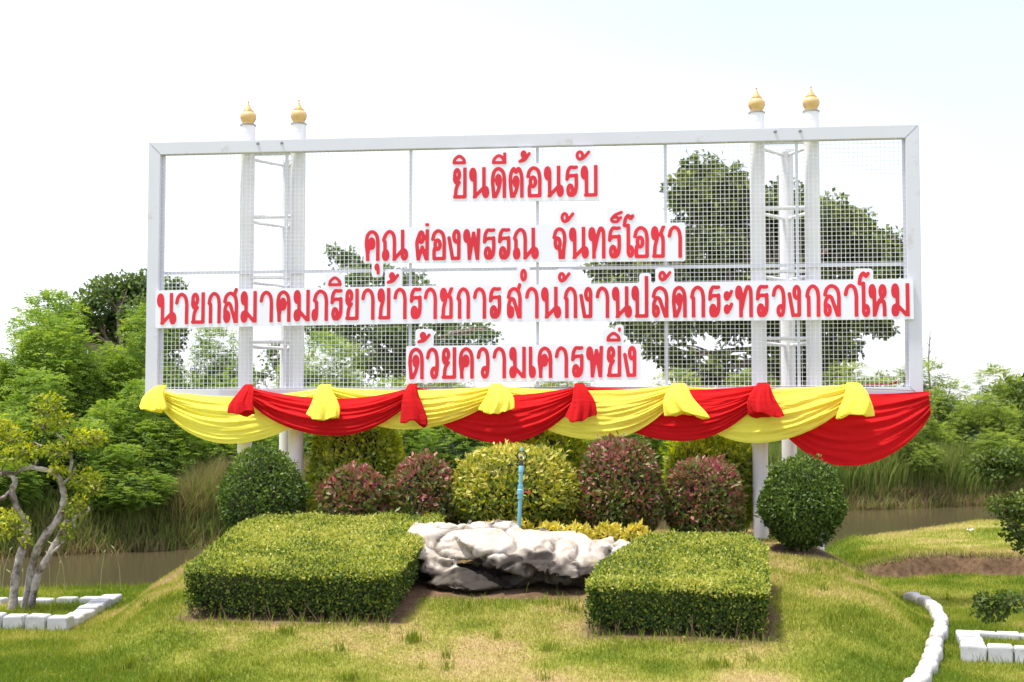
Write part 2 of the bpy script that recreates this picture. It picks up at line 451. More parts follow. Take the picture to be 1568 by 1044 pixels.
me = mesh_np('ground', np.stack([GX.ravel(), GY.ravel(), GZ.ravel()], 1), quads,
             {'dry': dry_mask(GX, GY).ravel(), 'soil': soil_mask(GX, GY).ravel()}, smooth=True)
tag(link('ground', me, M['ground']), kind='structure')

# murky canal water
m, n, l, b = new_mat('murky_water')
tc = n.new('ShaderNodeTexCoord'); mp = n.new('ShaderNodeMapping'); mp.inputs['Scale'].default_value = (1.0, 2.2, 1.0)
no = n.new('ShaderNodeTexNoise'); no.inputs['Scale'].default_value = 2.2; no.inputs['Detail'].default_value = 4
l.new(tc.outputs['Object'], mp.inputs['Vector']); l.new(mp.outputs[0], no.inputs['Vector'])
bp = n.new('ShaderNodeBump'); bp.inputs['Strength'].default_value = 0.10; bp.inputs['Distance'].default_value = 0.05
l.new(no.outputs['Fac'], bp.inputs['Height']); l.new(bp.outputs[0], b.inputs['Normal'])
b.inputs['Base Color'].default_value = (0.075, 0.06, 0.032, 1); b.inputs['Roughness'].default_value = 0.12
b.inputs['Specular IOR Level'].default_value = 0.35
M['water'] = m
wv = []; wf = []
xs = list(np.linspace(-60, 60, 61))
for x in xs:
    wv.append((x, float(np.interp(x, NEAR_X, NEAR_Y)) - 0.6, -0.40)); wv.append((x, float(np.interp(x, FAR_X, FAR_Y)) + 0.9, -0.40))
for i in range(len(xs) - 1):
    wf.append((2*i, 2*i+2, 2*i+3, 2*i+1))
tag(link('water', mesh_py('water', wv, wf), M['water']), kind='structure')

# ------------------------------------------------------------------ lawn blades
def blade_mesh(name, P, H, Wd, rnd, lean=0.5, dry=None, segs=1, dirs=None):
    N = len(P)
    a = rng.uniform(0, 2 * np.pi, N); w = np.stack([np.cos(a), np.sin(a), np.zeros(N)], 1) * Wd[:, None] * 0.5
    a2 = rng.uniform(0, 2 * np.pi, N); L = rng.uniform(0.1, lean, N) * H
    tip = np.stack([np.cos(a2) * L, np.sin(a2) * L, np.sqrt(np.maximum(H * H - L * L, 1e-6))], 1)
    if segs == 1:
        V = np.stack([P - w, P + w, P + tip], 1).reshape(-1, 3)
        F = np.arange(N * 3).reshape(N, 3); k = 3
        Fs = [F]
    else:
        mid = tip * np.array([0.35, 0.35, 0.6])
        V = np.stack([P - w, P + w, P + mid + w * 0.7, P + mid - w * 0.7, P + tip], 1).reshape(-1, 3); k = 5
        o = np.arange(N) * 5
        Fs = [np.stack([o, o + 1, o + 2, o + 3], 1), np.stack([o + 3, o + 2, o + 4], 1)]
    at = {'rnd': np.repeat(rnd, k)}
    if dry is not None: at['dry'] = np.repeat(dry, k)
    return mesh_np(name, V, Fs, at)

def scatter_view(n, y0, y1, k=0.385, pad=0.3):
    y = np.sqrt(rng.uniform(y0 * y0, y1 * y1, n)); x = rng.uniform(-1, 1, n) * (k * y + pad)
    return x, y

BLOCKERS = [(HEDGE_L, 0.02), (HEDGE_R, 0.02)]
def keep_lawn(x, y):
    s = soil_mask(x, y)
    ok = rng.uniform(0, 1, len(x)) > s * 1.02
    yn = np.interp(x, NEAR_X, NEAR_Y)
    ok &= (y < yn + 0.05)
    for p, d in BLOCKERS: ok &= poly_dist(p, x, y) > d
    return ok

M['blade'] = leaf_mat('lawn_blade', [(0, (0.12, 0.19, 0.018)), (0.35, (0.27, 0.31, 0.035)), (0.62, (0.42, 0.39, 0.10)), (0.8, (0.48, 0.39, 0.16)), (1, (0.50, 0.37, 0.20))], 0.35, 0.015, 0.7)
xs1, ys1 = scatter_view(430000, 9.6, 15.5)
xs2, ys2 = scatter_view(230000, 15.5, 20.5, 0.40)
xs3 = rng.uniform(4.2, 13, 90000); ys3 = rng.uniform(18.9, 26.5, 90000)
x = np.concatenate([xs1, xs2, xs3]); y = np.concatenate([ys1, ys2, ys3])
k = keep_lawn(x, y); x, y = x[k], y[k]
dry = dry_mask(x, y)
near = np.clip((y - 9) / 14, 0, 1)
H = rng.uniform(0.018, 0.045, len(x)) * (1 + 0.5 * near) * (1.25 - 0.7 * dry)
long_ = rng.uniform(0, 1, len(x)) < 0.02
H[long_] *= 1.9
Wd = rng.uniform(0.005, 0.009, len(x)) * (1 + 0.6 * near)
rnd = np.clip(dry + rng.normal(0, 0.17, len(x)), 0, 1)
P = np.stack([x, y, terrain(x, y) - 0.004], 1)
lawn = link('lawn_grass', blade_mesh('lawn_grass', P, H, Wd, rnd, 0.85), M['blade'])
tag(lawn, 'short mown lawn grass with straw coloured patches', 'grass', kind='stuff')

# tufts of longer fresh grass
tx, ty = [], []
wd_ = np.random.default_rng(3)
tufts = [(float(a_), float(b_), 0.05, int(n_)) for a_, b_, n_ in zip(wd_.uniform(-4.2, 5.2, 50), wd_.uniform(10.3, 16.5, 50), wd_.integers(12, 36, 50)) if poly_dist(HEDGE_L, a_, b_) > 0.1 and poly_dist(HEDGE_R, a_, b_) > 0.1 and not (-3.3 < a_ < 2.8 and b_ > 13)] + [(-2.65, 10.95, 0.16, 420), (-2.35, 10.9, 0.12, 300), (-3.1, 11.6, 0.1, 160), (-0.82, 11.9, 0.07, 120), (-1.9, 12.1, .08, 90), (0.3, 11.6, 0.06, 60), (2.9, 12.4, 0.25, 220), (3.2, 14.4, 0.3, 260), (-0.4, 12.9, 0.2, 160), (0.35, 13.0, 0.2, 120), (-5.05, 15.4, 0.25, 260), (4.9, 19.6, 0.35, 300), (-1.2, 10.8, .07, 80), (1.6, 11.2, .09, 100), (0.55, 12.8, .1, 90)]
for (a, bb, r, nn) in tufts:
    q = rng.normal(0, r * 0.6, (nn, 2)); tx += list(a + q[:, 0]); ty += list(bb + q[:, 1])
# thin unkempt line along hedge feet, blocks and shore
for (a, bb, c, d, nn, sp) in [(-2.9, 12.42, -1.0, 12.3, 260, 0.06), (0.6, 11.92, 2.15, 11.76, 240, 0.06), (-8.5, 17.3, -4.0, 17.8, 900, 0.25), (3.8, 12.2, 5.6, 11.4, 300, 0.08), (-6.2, 13.95, -4.4, 13.95, 160, 0.06), (5.2, 24.5, 9.0, 26.3, 500, 0.4), (4.7, 19.3, 5.4, 24.0, 500, 0.25)]:
    t = rng.uniform(0, 1, nn); tx += list(a + (c - a) * t + rng.normal(0, sp, nn)); ty += list(bb + (d - bb) * t + rng.normal(0, sp, nn))
tx, ty = np.array(tx), np.array(ty)
Ht = rng.uniform(0.05, 0.13, len(tx)); Wt = rng.uniform(0.006, 0.011, len(tx))
tuft = link('grass_tufts', blade_mesh('grass_tufts', np.stack([tx, ty, terrain(tx, ty) - 0.01], 1), Ht, Wt, np.clip(rng.normal(0.18, 0.14, len(tx)), 0, 1), 0.6, segs=2), M['blade'])
tag(tuft, 'longer bright green grass tufts dotted over the lawn', 'grass', kind='stuff')

# seed stalks at the water's edge on the left
def seed_stalks():
    mb = MB()
    for i in range(16):
        x0 = random.uniform(-7.4, -4.6); y0 = 17.3 + random.uniform(-0.2, 0.25); z0 = float(terrain(x0, y0)) - 0.02
        h = random.uniform(0.2, 0.55); lx = random.uniform(-0.18, 0.18)
        pts = [(x0, y0, z0), (x0 + lx * 0.3, y0, z0 + h * 0.6), (x0 + lx, y0 + 0.02, z0 + h)]
        mb.tube(pts, [0.004, 0.003, 0.002], 4)
        mb.tube([pts[2], (x0 + lx * 1.3, y0, z0 + h + 0.05), (x0 + lx * 1.7, y0, z0 + h + 0.08)], [0.006, 0.011, 0.003], 5)
    return mb
M['stalk'] = simple_mat('grass_stalk', (0.30, 0.28, 0.13), 0.8, var=0.2)
tag(seed_stalks().build('seed_grass', M['stalk']), 'thin seeding grass stalks along the near water edge', 'grass', kind='stuff')

# ------------------------------------------------------------------ foliage builders
def unit(v): return v / np.maximum(np.linalg.norm(v, axis=-1, keepdims=True), 1e-9)
def rand_dirs(n): return unit(rng.normal(0, 1, (n, 3)))

def leaf_arrays(P, D, N, L, Wd, fold=0.15):
    """one pointed leaf (two faces folded along its rib) for each point: P base, D direction, N face normal"""
    D = unit(D); S = unit(np.cross(D, N)); Nn = np.cross(S, D)
    L = L[:, None]; Wd = Wd[:, None]
    mid = P + D * L * 0.45
    V = np.stack([P, mid + S * Wd * 0.5 + Nn * Wd * fold, P + D * L, mid - S * Wd * 0.5 + Nn * Wd * fold], 1).reshape(-1, 3)
    o = np.arange(len(P)) * 4
    F = np.concatenate([np.stack([o, o + 1, o + 2], 1), np.stack([o, o + 2, o + 3], 1)])
    return V, F

def blob(center, rad, sub=3, amp=0.12, freq=2.0, flat=None, seed=0):
    bm = bmesh.new(); bmesh.ops.create_icosphere(bm, subdivisions=sub, radius=1.0)
    V = []; 
    for v in bm.verts:
        p = v.co.copy(); k = 1 + amp * mnoise.noise(p * freq + Vector((seed, seed * 2, 0)))
        V.append((center[0] + p.x * rad[0] * k, center[1] + p.y * rad[1] * k, center[2] + p.z * rad[2] * k))
    F = [tuple(w.index for w in f.verts) for f in bm.faces]; bm.free()
    return np.array(V), np.array(F)

def foliage_mesh(name, parts_leaf, rnd, core=None):
    """leaf faces (slot 0) and an optional list of dark inner lumps (slot 1) as one mesh"""
    V, F = parts_leaf; Vs = [V]; Fs = [F]; at = [np.repeat(rnd, 4)]; mi = [np.zeros(len(F), int)]; o = len(V)
    for cv, cf in (core or []):
        Vs.append(cv); Fs.append(cf + o); at.append(np.zeros(len(cv))); mi.append(np.ones(len(cf), int)); o += len(cv)
    return mesh_np(name, np.concatenate(Vs), [np.concatenate(Fs)], {'rnd': np.concatenate(at)}, mat_idx=np.concatenate(mi))

def clump_leaves(clumps, per_area, L, Wd, up=0.3, shell=0.45, droop=0.0):
    """leaves spread through a set of ellipsoid clumps (cx,cy,cz,rx,ry,rz), dense near their skins"""
    Ps, Ns, Rs = [], [], []
    for (cx, cy, cz, rx, ry, rz) in clumps:
        n = max(12, int(per_area * (rx * ry + ry * rz + rx * rz)))
        d = rand_dirs(n); rr = 1 - shell * rng.uniform(0, 1, n) ** 1.6
        rr = rr * (1 + 0.16 * np.sin(d[:, 0] * 5 + cx * 3) * np.sin(d[:, 1] * 6 + cy) + rng.normal(0, 0.05, n))
        P = np.array([cx, cy, cz]) + d * rr[:, None] * np.array([rx, ry, rz])
        Ps.append(P); Ns.append(d); Rs.append(rng.uniform(0, 1, n) * 0.55 + 0.36 * np.clip(d[:, 2] * 0.7 + 0.4, 0, 1) * rng.uniform(0.3, 1, n) + rng.normal(0, 0.09))  # upward-facing leaves are paler: sunlit clump tops painted into the leaf colour
    P = np.concatenate(Ps); d = np.concatenate(Ns); r = np.concatenate(Rs); n = len(P)
    N = unit(d * 0.8 + rand_dirs(n) * 0.8 + np.array([0, 0, up]))
    D = unit(np.cross(N, rand_dirs(n)) + d * 0.5 + np.array([0, 0, -droop]))
    V, F = leaf_arrays(P, D, N, rng.uniform(0.7, 1.25, n) * L, rng.uniform(0.75, 1.2, n) * Wd)
    return (V, F), np.clip(r, 0, 1)

def frond_bush_mesh(name, seed, nf, w=2.0, h=4.0, L=0.5, mats=None):
    """thicket bush of arching feathery compound leaves on a lumpy dome"""
    g = np.random.default_rng(seed)
    lobes = []
    for i in range(13):
        a = g.uniform(0, 2 * np.pi); rr = math.sqrt(g.uniform(0, 1)) * w * 0.68; zz = g.uniform(0.18, 0.80) * h * (1 - 0.35 * rr / w)
        s = g.uniform(0.45, 0.85)
        lobes.append((rr * math.cos(a), rr * math.sin(a), zz, s * w * 0.42, s * w * 0.42, s * h * 0.24))
    lobes.append((0, 0, h * 0.84, w * 0.34, w * 0.34, h * 0.15)); lobes.append((0, 0, h * 0.35, w * 0.75, w * 0.75, h * 0.33))
    O, Dd = [], []
    tot = sum(l[3] * l[5] for l in lobes)
    for (cx, cy, cz, rx, ry, rz) in lobes:
        k = int(nf * rx * rz / tot)
        d = unit(g.normal(0, 1, (k, 3)) + np.array([0, 0, 0.35]))
        rr = 1.04 - 0.5 * g.uniform(0, 1, k) ** 1.5
        O.append(np.array([cx, cy, cz]) + d * rr[:, None] * np.array([rx, ry, rz])); Dd.append(d)
    O = np.concatenate(O); d = np.concatenate(Dd); n = len(O)
    D = unit(d * np.array([1, 1, 0.5]) + g.normal(0, 0.5, (n, 3)) + np.array([0, 0, 0.55]))
    Lf = L * g.uniform(0.6, 1.25, n); drp = g.uniform(0.35, 0.8, n) * Lf
    T = np.linspace(0.14, 1.0, 5)
    up = np.array([0, 0, 1.0])
    pos = O[:, None, :] + D[:, None, :] * (Lf[:, None] * T)[:, :, None] - up * (drp[:, None] * T ** 2)[:, :, None]
    tan = unit(D[:, None, :] * Lf[:, None, None] - up * (2 * drp[:, None] * T)[:, :, None])
    side = unit(np.cross(tan, up)); Nn = unit(np.cross(side, tan))
    pl = Lf[:, None] * 0.36 * np.sin(np.pi * (0.18 + 0.80 * T))[None, :]
    Ps, Ds, Ns, Ls = [], [], [], []
    for sgn in (-1, 1):
        Ps.append(pos.reshape(-1, 3)); Ds.append((side * sgn + tan * 0.55 - up * 0.25).reshape(-1, 3)); Ns.append(Nn.reshape(-1, 3)); Ls.append(pl.ravel())
    P = np.concatenate(Ps); Dq = np.concatenate(Ds); Nq = np.concatenate(Ns); Lq = np.concatenate(Ls)
    r = np.tile(np.repeat(np.clip(g.normal(0.5, 0.2, n) + 0.12 * d[:, 2], 0, 1), 5), 2)
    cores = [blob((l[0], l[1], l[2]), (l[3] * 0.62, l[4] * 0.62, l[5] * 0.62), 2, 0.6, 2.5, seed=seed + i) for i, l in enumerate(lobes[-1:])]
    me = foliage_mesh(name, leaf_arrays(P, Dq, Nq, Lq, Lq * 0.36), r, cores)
    for q in mats: me.materials.append(q)
    return me

def stem_mesh(name, pts_list):
    mb = MB()
    for pts, rad in pts_list: mb.tube(pts, rad, 7)
    return mb.mesh(name, True)

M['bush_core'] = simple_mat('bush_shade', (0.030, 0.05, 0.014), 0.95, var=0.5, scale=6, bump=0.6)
BUSH = [frond_bush_mesh('frond_crown', 100 + i, 6200, L=0.34, mats=[M['frond'], M['bush_core']]) for i in range(4)]
BUSH_FAR = [frond_bush_mesh('frond_crown_far', 200 + i, 5200, L=0.32, mats=[M['frond_far'], M['bush_core']]) for i in range(3)]
bst = []
for i in range(5):
    a = i * 1.3
    bst.append(([(0.1 * math.cos(a), 0.1 * math.sin(a), -0.1), (0.35 * math.cos(a), 0.35 * math.sin(a), 1.2), (0.9 * math.cos(a), 0.9 * math.sin(a), 2.8)], [0.05, 0.035, 0.015]))
BUSH_STEM = stem_mesh('bush_stems', bst)

def bush(x, y, h, w, var, label, group, far=False, name='feathery_bush'):
    z = float(terrain(x, y)) - 0.08
    o = empty(name, (x, y, z), random.uniform(0, 6.28), label, 'bush', group)
    o.scale = (w / 4.0, w / 4.0, h / 4.0)
    pool = BUSH_FAR if far else BUSH
    link('crown', pool[var % len(pool)], None, o)
    link('stems', BUSH_STEM, M['wood'], o)
    return o

ORD = ['first', 'second', 'third', 'fourth', 'fifth', 'sixth', 'seventh', 'eighth', 'ninth', 'tenth', 'eleventh', 'twelfth', 'thirteenth', 'fourteenth']
# (x, depth, height, width) - three rows of thicket beyond the water, left to right
left_row = [(-11.4, 27.4, 2.9, 3.4), (-9.4, 28.2, 2.7, 3.2), (-7.6, 29.6, 2.5, 3.0), (-6.0, 31.0, 2.3, 2.8), (-4.4, 32.4, 2.4, 2.8)]
left_back = [(-12.8, 31.2, 3.4, 4.2), (-10.4, 32.0, 4.2, 4.2), (-11.5, 34.5, 4.0, 4.0), (-8.6, 33.5, 4.0, 3.4), (-7.2, 34.5, 3.7, 3.0), (-4.7, 35.5, 3.5, 3.0)]
mid_row = [(-2.9, 33.4, 2.6, 2.8), (-1.2, 34.6, 2.5, 3.0), (0.8, 36.0, 2.3, 3.2), (3.0, 37.6, 2.2, 3.4), (5.4, 39.6, 2.3, 3.4)]
mid_back = [(-4.4, 37.0, 3.4, 3.6), (-1.8, 39.0, 3.0, 4.0), (1.6, 41.5, 2.9, 4.2), (5.0, 43.5, 2.9, 4.2)]
right_row = [(8.4, 43.4, 2.4, 3.4), (10.6, 44.2, 2.5, 3.2), (12.6, 44.8, 2.6, 3.4), (14.9, 45.4, 2.6, 3.6), (17.4, 46.8, 2.8, 3.8)]
right_back = [(7.8, 46.5, 3.0, 4.4), (11.3, 47.5, 3.3, 4.2), (13.9, 48.0, 3.5, 4.2), (16.6, 49.0, 3.3, 4.4), (19.2, 50.5, 3.8, 4.8)]
n_b = 0
for rows, txt, far in ((left_row, 'front row left of sign', False), (left_back, 'back row left of sign', False), (mid_row, 'front row behind bunting', False),
                       (mid_back, 'back row behind bunting', True), (right_row, 'front row right of sign', True), (right_back, 'back row right of sign', True)):
    for i, (x, y, h, w) in enumerate(rows):
        bush(x, y, h, w, n_b, 'feathery bush beyond the water, %s from left in %s' % (ORD[i], txt), 'thicket bushes beyond the water', far); n_b += 1
bush(11.9, 42.3, 1.9, 2.3, 1, 'single bright bush growing from the reeds at the far waterline', None, True, 'waterside_bush')
bush(15.0, 44.0, 1.5, 2.6, 2, 'low dark bush at the far waterline by the right edge', None, True, 'waterside_bush')
bush(-7.6, 27.9, 1.35, 2.5, 3, 'low leafy bush hanging over the far waterline behind white trunks', None, False, 'waterside_bush')
bush(-9.7, 26.9, 1.4, 2.4, 0, 'low leafy bush at the far waterline by the left edge', None, False, 'waterside_bush')

# tall grass and reeds of the far bank
def bank_grass(name, n, x0, x1, o0, o1, h0, h1, mat, label, wd=(0.02, 0.04), lean=0.55, hfun=None):
    x = rng.uniform(x0, x1, n); y = np.interp(x, FAR_X, FAR_Y) + rng.uniform(o0, o1, n)
    H = rng.uniform(h0, h1, n)
    if hfun is not None: H = H * hfun(x)
    P = np.stack([x, y, np.maximum(terrain(x, y), -0.45) - 0.03], 1)
    o = link(name, blade_mesh(name, P, H, rng.uniform(wd[0], wd[1], n), rng.uniform(0, 1, n), lean, segs=2), mat)
    return tag(o, label, 'grass', kind='stuff')
bank_grass('dry_grass', 24000, -6.6, -3.6, 0.0, 2.2, 0.35, 1.05, M['dry_grass'], 'tall dry brown grass on the far bank left of the sign', wd=(0.010, 0.022), lean=0.7,
           hfun=lambda x: 0.45 + 0.65 * sstep(-7.2, -6.0, x))
bank_grass('bank_fringe', 13000, -13, 8, -0.5, 0.7, 0.12, 0.45, M['dry_grass'], 'withered brown grass fringe hanging along the far waterline', lean=0.9)
bank_grass('green_fringe', 12000, -13, -2, -0.3, 1.2, 0.2, 0.6, M['reed'], 'low fresh green grass mixed along the far left waterline', (0.012, 0.03), 0.7)
bank_grass('reeds', 16000, 7.0, 14.5, 0.0, 2.6, 0.5, 1.3, M['reed'], 'green and straw coloured reeds on the far bank right of the sign', (0.025, 0.05), 0.45)
bank_grass('reed_fringe', 9000, 7.2, 19, -0.5, 0.5, 0.2, 0.55, M['dry_grass'], 'brown reed stubble at the foot of the right reeds', lean=0.9)

def cut_fringe():
    n = 2600; x = rng.uniform(4.35, 9.6, n); y = 19.02 - 0.5 * (fbm(x, 0 * x, 1.3, 5) - 0.5) + np.abs(rng.normal(0.0, 0.12, n))
    P = np.stack([x, y, terrain(x, y) - 0.01], 1)
    o = link('cut_fringe', blade_mesh('cut_fringe', P, rng.uniform(0.04, 0.12, n), rng.uniform(0.006, 0.012, n), rng.uniform(0, 1, n), 0.98, segs=2), M['dry_grass'])
    tag(o, 'matted dry grass and roots hanging over the cut edge of the spoil heap', 'grass', kind='stuff')
cut_fringe()

# ------------------------------------------------------------------ trees
def limb(p0, p1, r0, r1, bend=0.12, nseg=5):
    p0, p1 = Vector(p0), Vector(p1); d = p1 - p0; o = Vector((random.uniform(-1, 1), random.uniform(-1, 1), random.uniform(0, 1))) * d.length * bend
    pts = [p0.lerp(p1, t) + o * math.sin(math.pi * t) for t in [i / nseg for i in range(nseg + 1)]]
    return pts, [r0 + (r1 - r0) * (i / nseg) for i in range(nseg + 1)]

def tree(name, label, base, top, trunk_r, clumps, leaf, L, Wd, per_area, leafm, cat='tree', trunkm='wood', core=True, droop=0.0, forks=3, shell=0.45):
    """trunk with limbs to every clump, crown of leaf clumps; clump coordinates in metres from the base"""
    z = float(terrain(base[0], base[1])) - 0.1
    o = empty(name, (base[0], base[1], z), 0, label, cat)
    tp = Vector(top)
    mb = MB()
    mid = tp * 0.5 + Vector((random.uniform(-.2, .2), random.uniform(-.2, .2), 0))
    mb.tube([(0, 0, -0.1), tp * 0.2, mid, tp], [trunk_r * 1.25, trunk_r, trunk_r * 0.85, trunk_r * 0.6], 10)
    for c in clumps:
        s = tp * random.uniform(0.55, 1.0) if c[2] > tp.z * 0.6 else tp * random.uniform(0.35, 0.6)
        pts, rad = limb(s, Vector(c[:3]), trunk_r * 0.42, trunk_r * 0.10)
        mb.tube(pts, rad, 6)
        for k in range(forks):
            e = Vector(c[:3]) + Vector((random.uniform(-1, 1) * c[3], random.uniform(-1, 1) * c[4], random.uniform(-.6, 1) * c[5])) * 0.8
            p2, r2 = limb(pts[3], e, trunk_r * 0.16, trunk_r * 0.04); mb.tube(p2, r2, 5)
    mb.build('trunk', M[trunkm], o, smooth=True)
    extra = []
    for c in clumps:
        for k in range(3):
            d_ = unit(rng.normal(0, 1, 3)); s_ = rng.uniform(0.22, 0.42)
            extra.append((c[0] + d_[0] * c[3] * 0.98, c[1] + d_[1] * c[4] * 0.98, c[2] + d_[2] * c[5] * 0.98, c[3] * s_, c[4] * s_, c[5] * s_))
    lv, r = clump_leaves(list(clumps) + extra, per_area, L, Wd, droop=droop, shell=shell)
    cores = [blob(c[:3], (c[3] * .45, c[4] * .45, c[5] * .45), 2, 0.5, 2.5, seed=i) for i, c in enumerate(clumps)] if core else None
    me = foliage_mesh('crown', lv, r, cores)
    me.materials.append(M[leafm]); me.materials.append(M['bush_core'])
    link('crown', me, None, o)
    return o

def px_clumps(base, lst, depth_j, K=2178.0):
    """crown outline measured as (x, height above eye) per unit depth, spread in depth"""
    out = []
    for (px, py, rx, ry) in lst:
        D = base[1] + random.uniform(-depth_j, depth_j)
        X = (px - 784) / K * D - base[0]; Z = (650 - py) / K * D + 2.0 - float(terrain(base[0], base[1])) + 0.1
        s = D / K
        out.append((X, D - base[1], Z, rx * s, (rx + ry) * 0.5 * s, ry * s))
    return out

bt = (9.9, 52.0)
big = [(1082, 262, 34, 30), (1052, 285, 26, 26), (1115, 280, 30, 28), (1075, 320, 44, 36), (1125, 330, 40, 36), (1150, 300, 30, 30), (1190, 330, 34, 34), (1210, 300, 28, 26),
       (1245, 330, 36, 34), (1275, 325, 30, 32), (1300, 350, 36, 30), (1320, 340, 22, 22), (1345, 372, 26, 24), (1372, 372, 20, 22), (1365, 395, 30, 26), (1330, 400, 36, 30),
       (1050, 365, 34, 28), (1100, 375, 40, 34), (1150, 380, 40, 38), (1200, 385, 42, 40), (1250, 380, 42, 40), (1290, 395, 36, 34),
       (925, 415, 26, 18), (960, 408, 30, 20), (1000, 412, 32, 24), (1035, 408, 30, 26), (940, 440, 26, 16), (980, 445, 34, 24), (1020, 455, 36, 26),
       (1070, 430, 36, 30), (1120, 440, 34, 30), (1170, 440, 36, 34), (1225, 440, 38, 36), (1280, 440, 36, 32), (1325, 440, 32, 28), (1355, 440, 22, 26),
       (965, 495, 26, 18), (990, 510, 30, 22), (1010, 535, 22, 16), (1040, 500, 26, 26), (1075, 490, 26, 20), (1120, 500, 30, 26), (1180, 500, 34, 34), (1240, 500, 32, 30), (1285, 500, 30, 26), (1340, 490, 26, 20), (1355, 500, 16, 14),
       (1040, 555, 26, 24), (1060, 585, 28, 22), (1100, 565, 30, 28), (1125, 590, 30, 24), (1170, 560, 32, 34), (1220, 560, 30, 34), (1265, 545, 32, 30), (1300, 530, 24, 20), (1280, 580, 26, 18), (1190, 600, 40, 24)]
tree('broad_tree', 'tall broad dark leaved tree showing through the right half of the mesh', bt, (0.1, 0, 7.5), 0.34, px_clumps(bt, big, 2.2), None, 0.27, 0.15, 260, 'broad_leaf', droop=0.2, shell=0.7)

lt = (-11.0, 41.0)
ltc = [(190, 440, 34, 22), (225, 438, 34, 24), (160, 450, 34, 26), (130, 470, 34, 26), (105, 490, 34, 22), (80, 495, 26, 16), (175, 485, 44, 34), (220, 485, 40, 36), (250, 480, 30, 34), (140, 515, 40, 28), (195, 530, 44, 34), (240, 535, 36, 32),
       (95, 520, 30, 18), (265, 510, 22, 26), (48, 535, 18, 10), (70, 520, 20, 12), (265, 438, 18, 12), (250, 570, 30, 26), (205, 570, 40, 30)]
tree('dark_tree', 'dense dark green tree behind the thicket beside the left sign post', lt, (0, 0, 3.6), 0.2, px_clumps(lt, ltc, 1.3), None, 0.17, 0.095, 420, 'dark_tree')

ct = (-3.7, 46.0)
ctc = [(525, 395, 26, 20), (560, 405, 26, 16), (545, 430, 36, 22), (590, 425, 34, 18), (625, 430, 28, 18), (650, 445, 18, 14), (510, 455, 30, 18), (555, 470, 40, 24), (600, 470, 36, 24), (640, 475, 30, 20),
       (490, 500, 26, 18), (530, 505, 36, 24), (580, 515, 44, 26), (630, 510, 40, 26), (680, 500, 34, 20), (720, 510, 34, 18), (745, 515, 22, 12), (690, 530, 36, 20), (560, 555, 44, 26), (620, 555, 44, 26), (680, 560, 36, 20)]
tree('loose_tree', 'loose crowned tree seen through the mesh left of centre', ct, (0.1, 0, 4.0), 0.2, px_clumps(ct, ctc, 1.4), None, 0.19, 0.11, 260, 'dark_tree', shell=0.9)

st = (-9.0, 56.0)
stc = [(415, 540, 18, 14), (432, 530, 16, 10), (425, 560, 22, 16), (400, 575, 20, 14), (440, 570, 26, 18), (478, 510, 16, 12), (490, 520, 16, 14)]
tree('small_tree', 'small thin tree between the left sign columns', st, (0, 0, 2.6), 0.1, px_clumps(st, stc, 0.7), None, 0.20, 0.10, 90, 'dark_tree', shell=0.9)
ut = (14.2, 56.0)
utc = [(1335, 586, 16, 9), (1352, 578, 10, 10), (1320, 592, 16, 8), (1365, 592, 14, 8)]
tree('small_tree', 'little pale tree just above the rail at the right end of the mesh', ut, (0, 0, 2.6), 0.08, px_clumps(ut, utc, 0.5), None, 0.20, 0.10, 90, 'frond_far', shell=0.9)
et = (19.3, 55.0)
etc_ = [(1530, 592, 14, 10), (1545, 582, 14, 10), (1560, 586, 16, 12), (1535, 605, 24, 14), (1565, 608, 20, 14)]
tree('small_tree', 'leafy sapling rising above the thicket near the right edge', et, (0, 0, 3.0), 0.08, px_clumps(et, etc_, 0.5), None, 0.18, 0.09, 110, 'frond_far', shell=0.9)

# bare sapling
o = empty('bare_sapling', (14.4, 49.0, float(terrain(14.4, 49.0))), 0, 'leafless thin sapling standing above the thicket right of the sign', 'sapling')
mb = MB(); mb.tube([(0, 0, 0), (0.02, 0, 2.2), (-0.05, 0, 3.2), (0.04, 0, 4.4)], [0.05, 0.035, 0.03, 0.012], 6)
for (z, dx, dz) in ((3.0, 0.25, 0.5), (3.3, -0.25, 0.55), (3.6, 0.22, 0.5), (3.8, -0.16, 0.45), (4.0, 0.14, 0.4)):
    mb.tube([(0, 0, z), (dx * 0.6, 0, z + dz * 0.5), (dx, 0.05, z + dz)], [0.014, 0.01, 0.005], 5)
mb.build('trunk', M['wood'], o, smooth=True)

# ------------------------------------------------------------------ the sign
YAW = R(-6.55)
SIGN = (0.12, 16.4)
def sw(s, off, z=0.0):
    """sign coordinates (along, towards the camera, up) to world"""
    c, k = math.cos(YAW), math.sin(YAW)
    return (SIGN[0] + s * c + off * k, SIGN[1] + s * k - off * c, z)

sign = empty('welcome_sign', (SIGN[0], SIGN[1], 0.62), YAW, 'big white steel mesh sign frame on tall round columns with gold finials', 'sign')
ZO = -0.62                                   # children are measured from the sign's foot
def bevel_box(mb_args, name, mat, parent, bev=0.008):
    bm = bmesh.new()
    x0, x1, y0, y1, z0, z1 = mb_args
    bmesh.ops.create_cube(bm, size=1)
    for v in bm.verts:
        v.co = Vector(((x0 + x1) / 2 + v.co.x * (x1 - x0), (y0 + y1) / 2 + v.co.y * (y1 - y0), (z0 + z1) / 2 + v.co.z * (z1 - z0)))
    bmesh.ops.bevel(bm, geom=bm.edges[:], offset=bev, segments=2, affect='EDGES')
    me = bpy.data.meshes.new(name); bm.to_mesh(me); bm.free()
    return link(name, me, mat, parent)

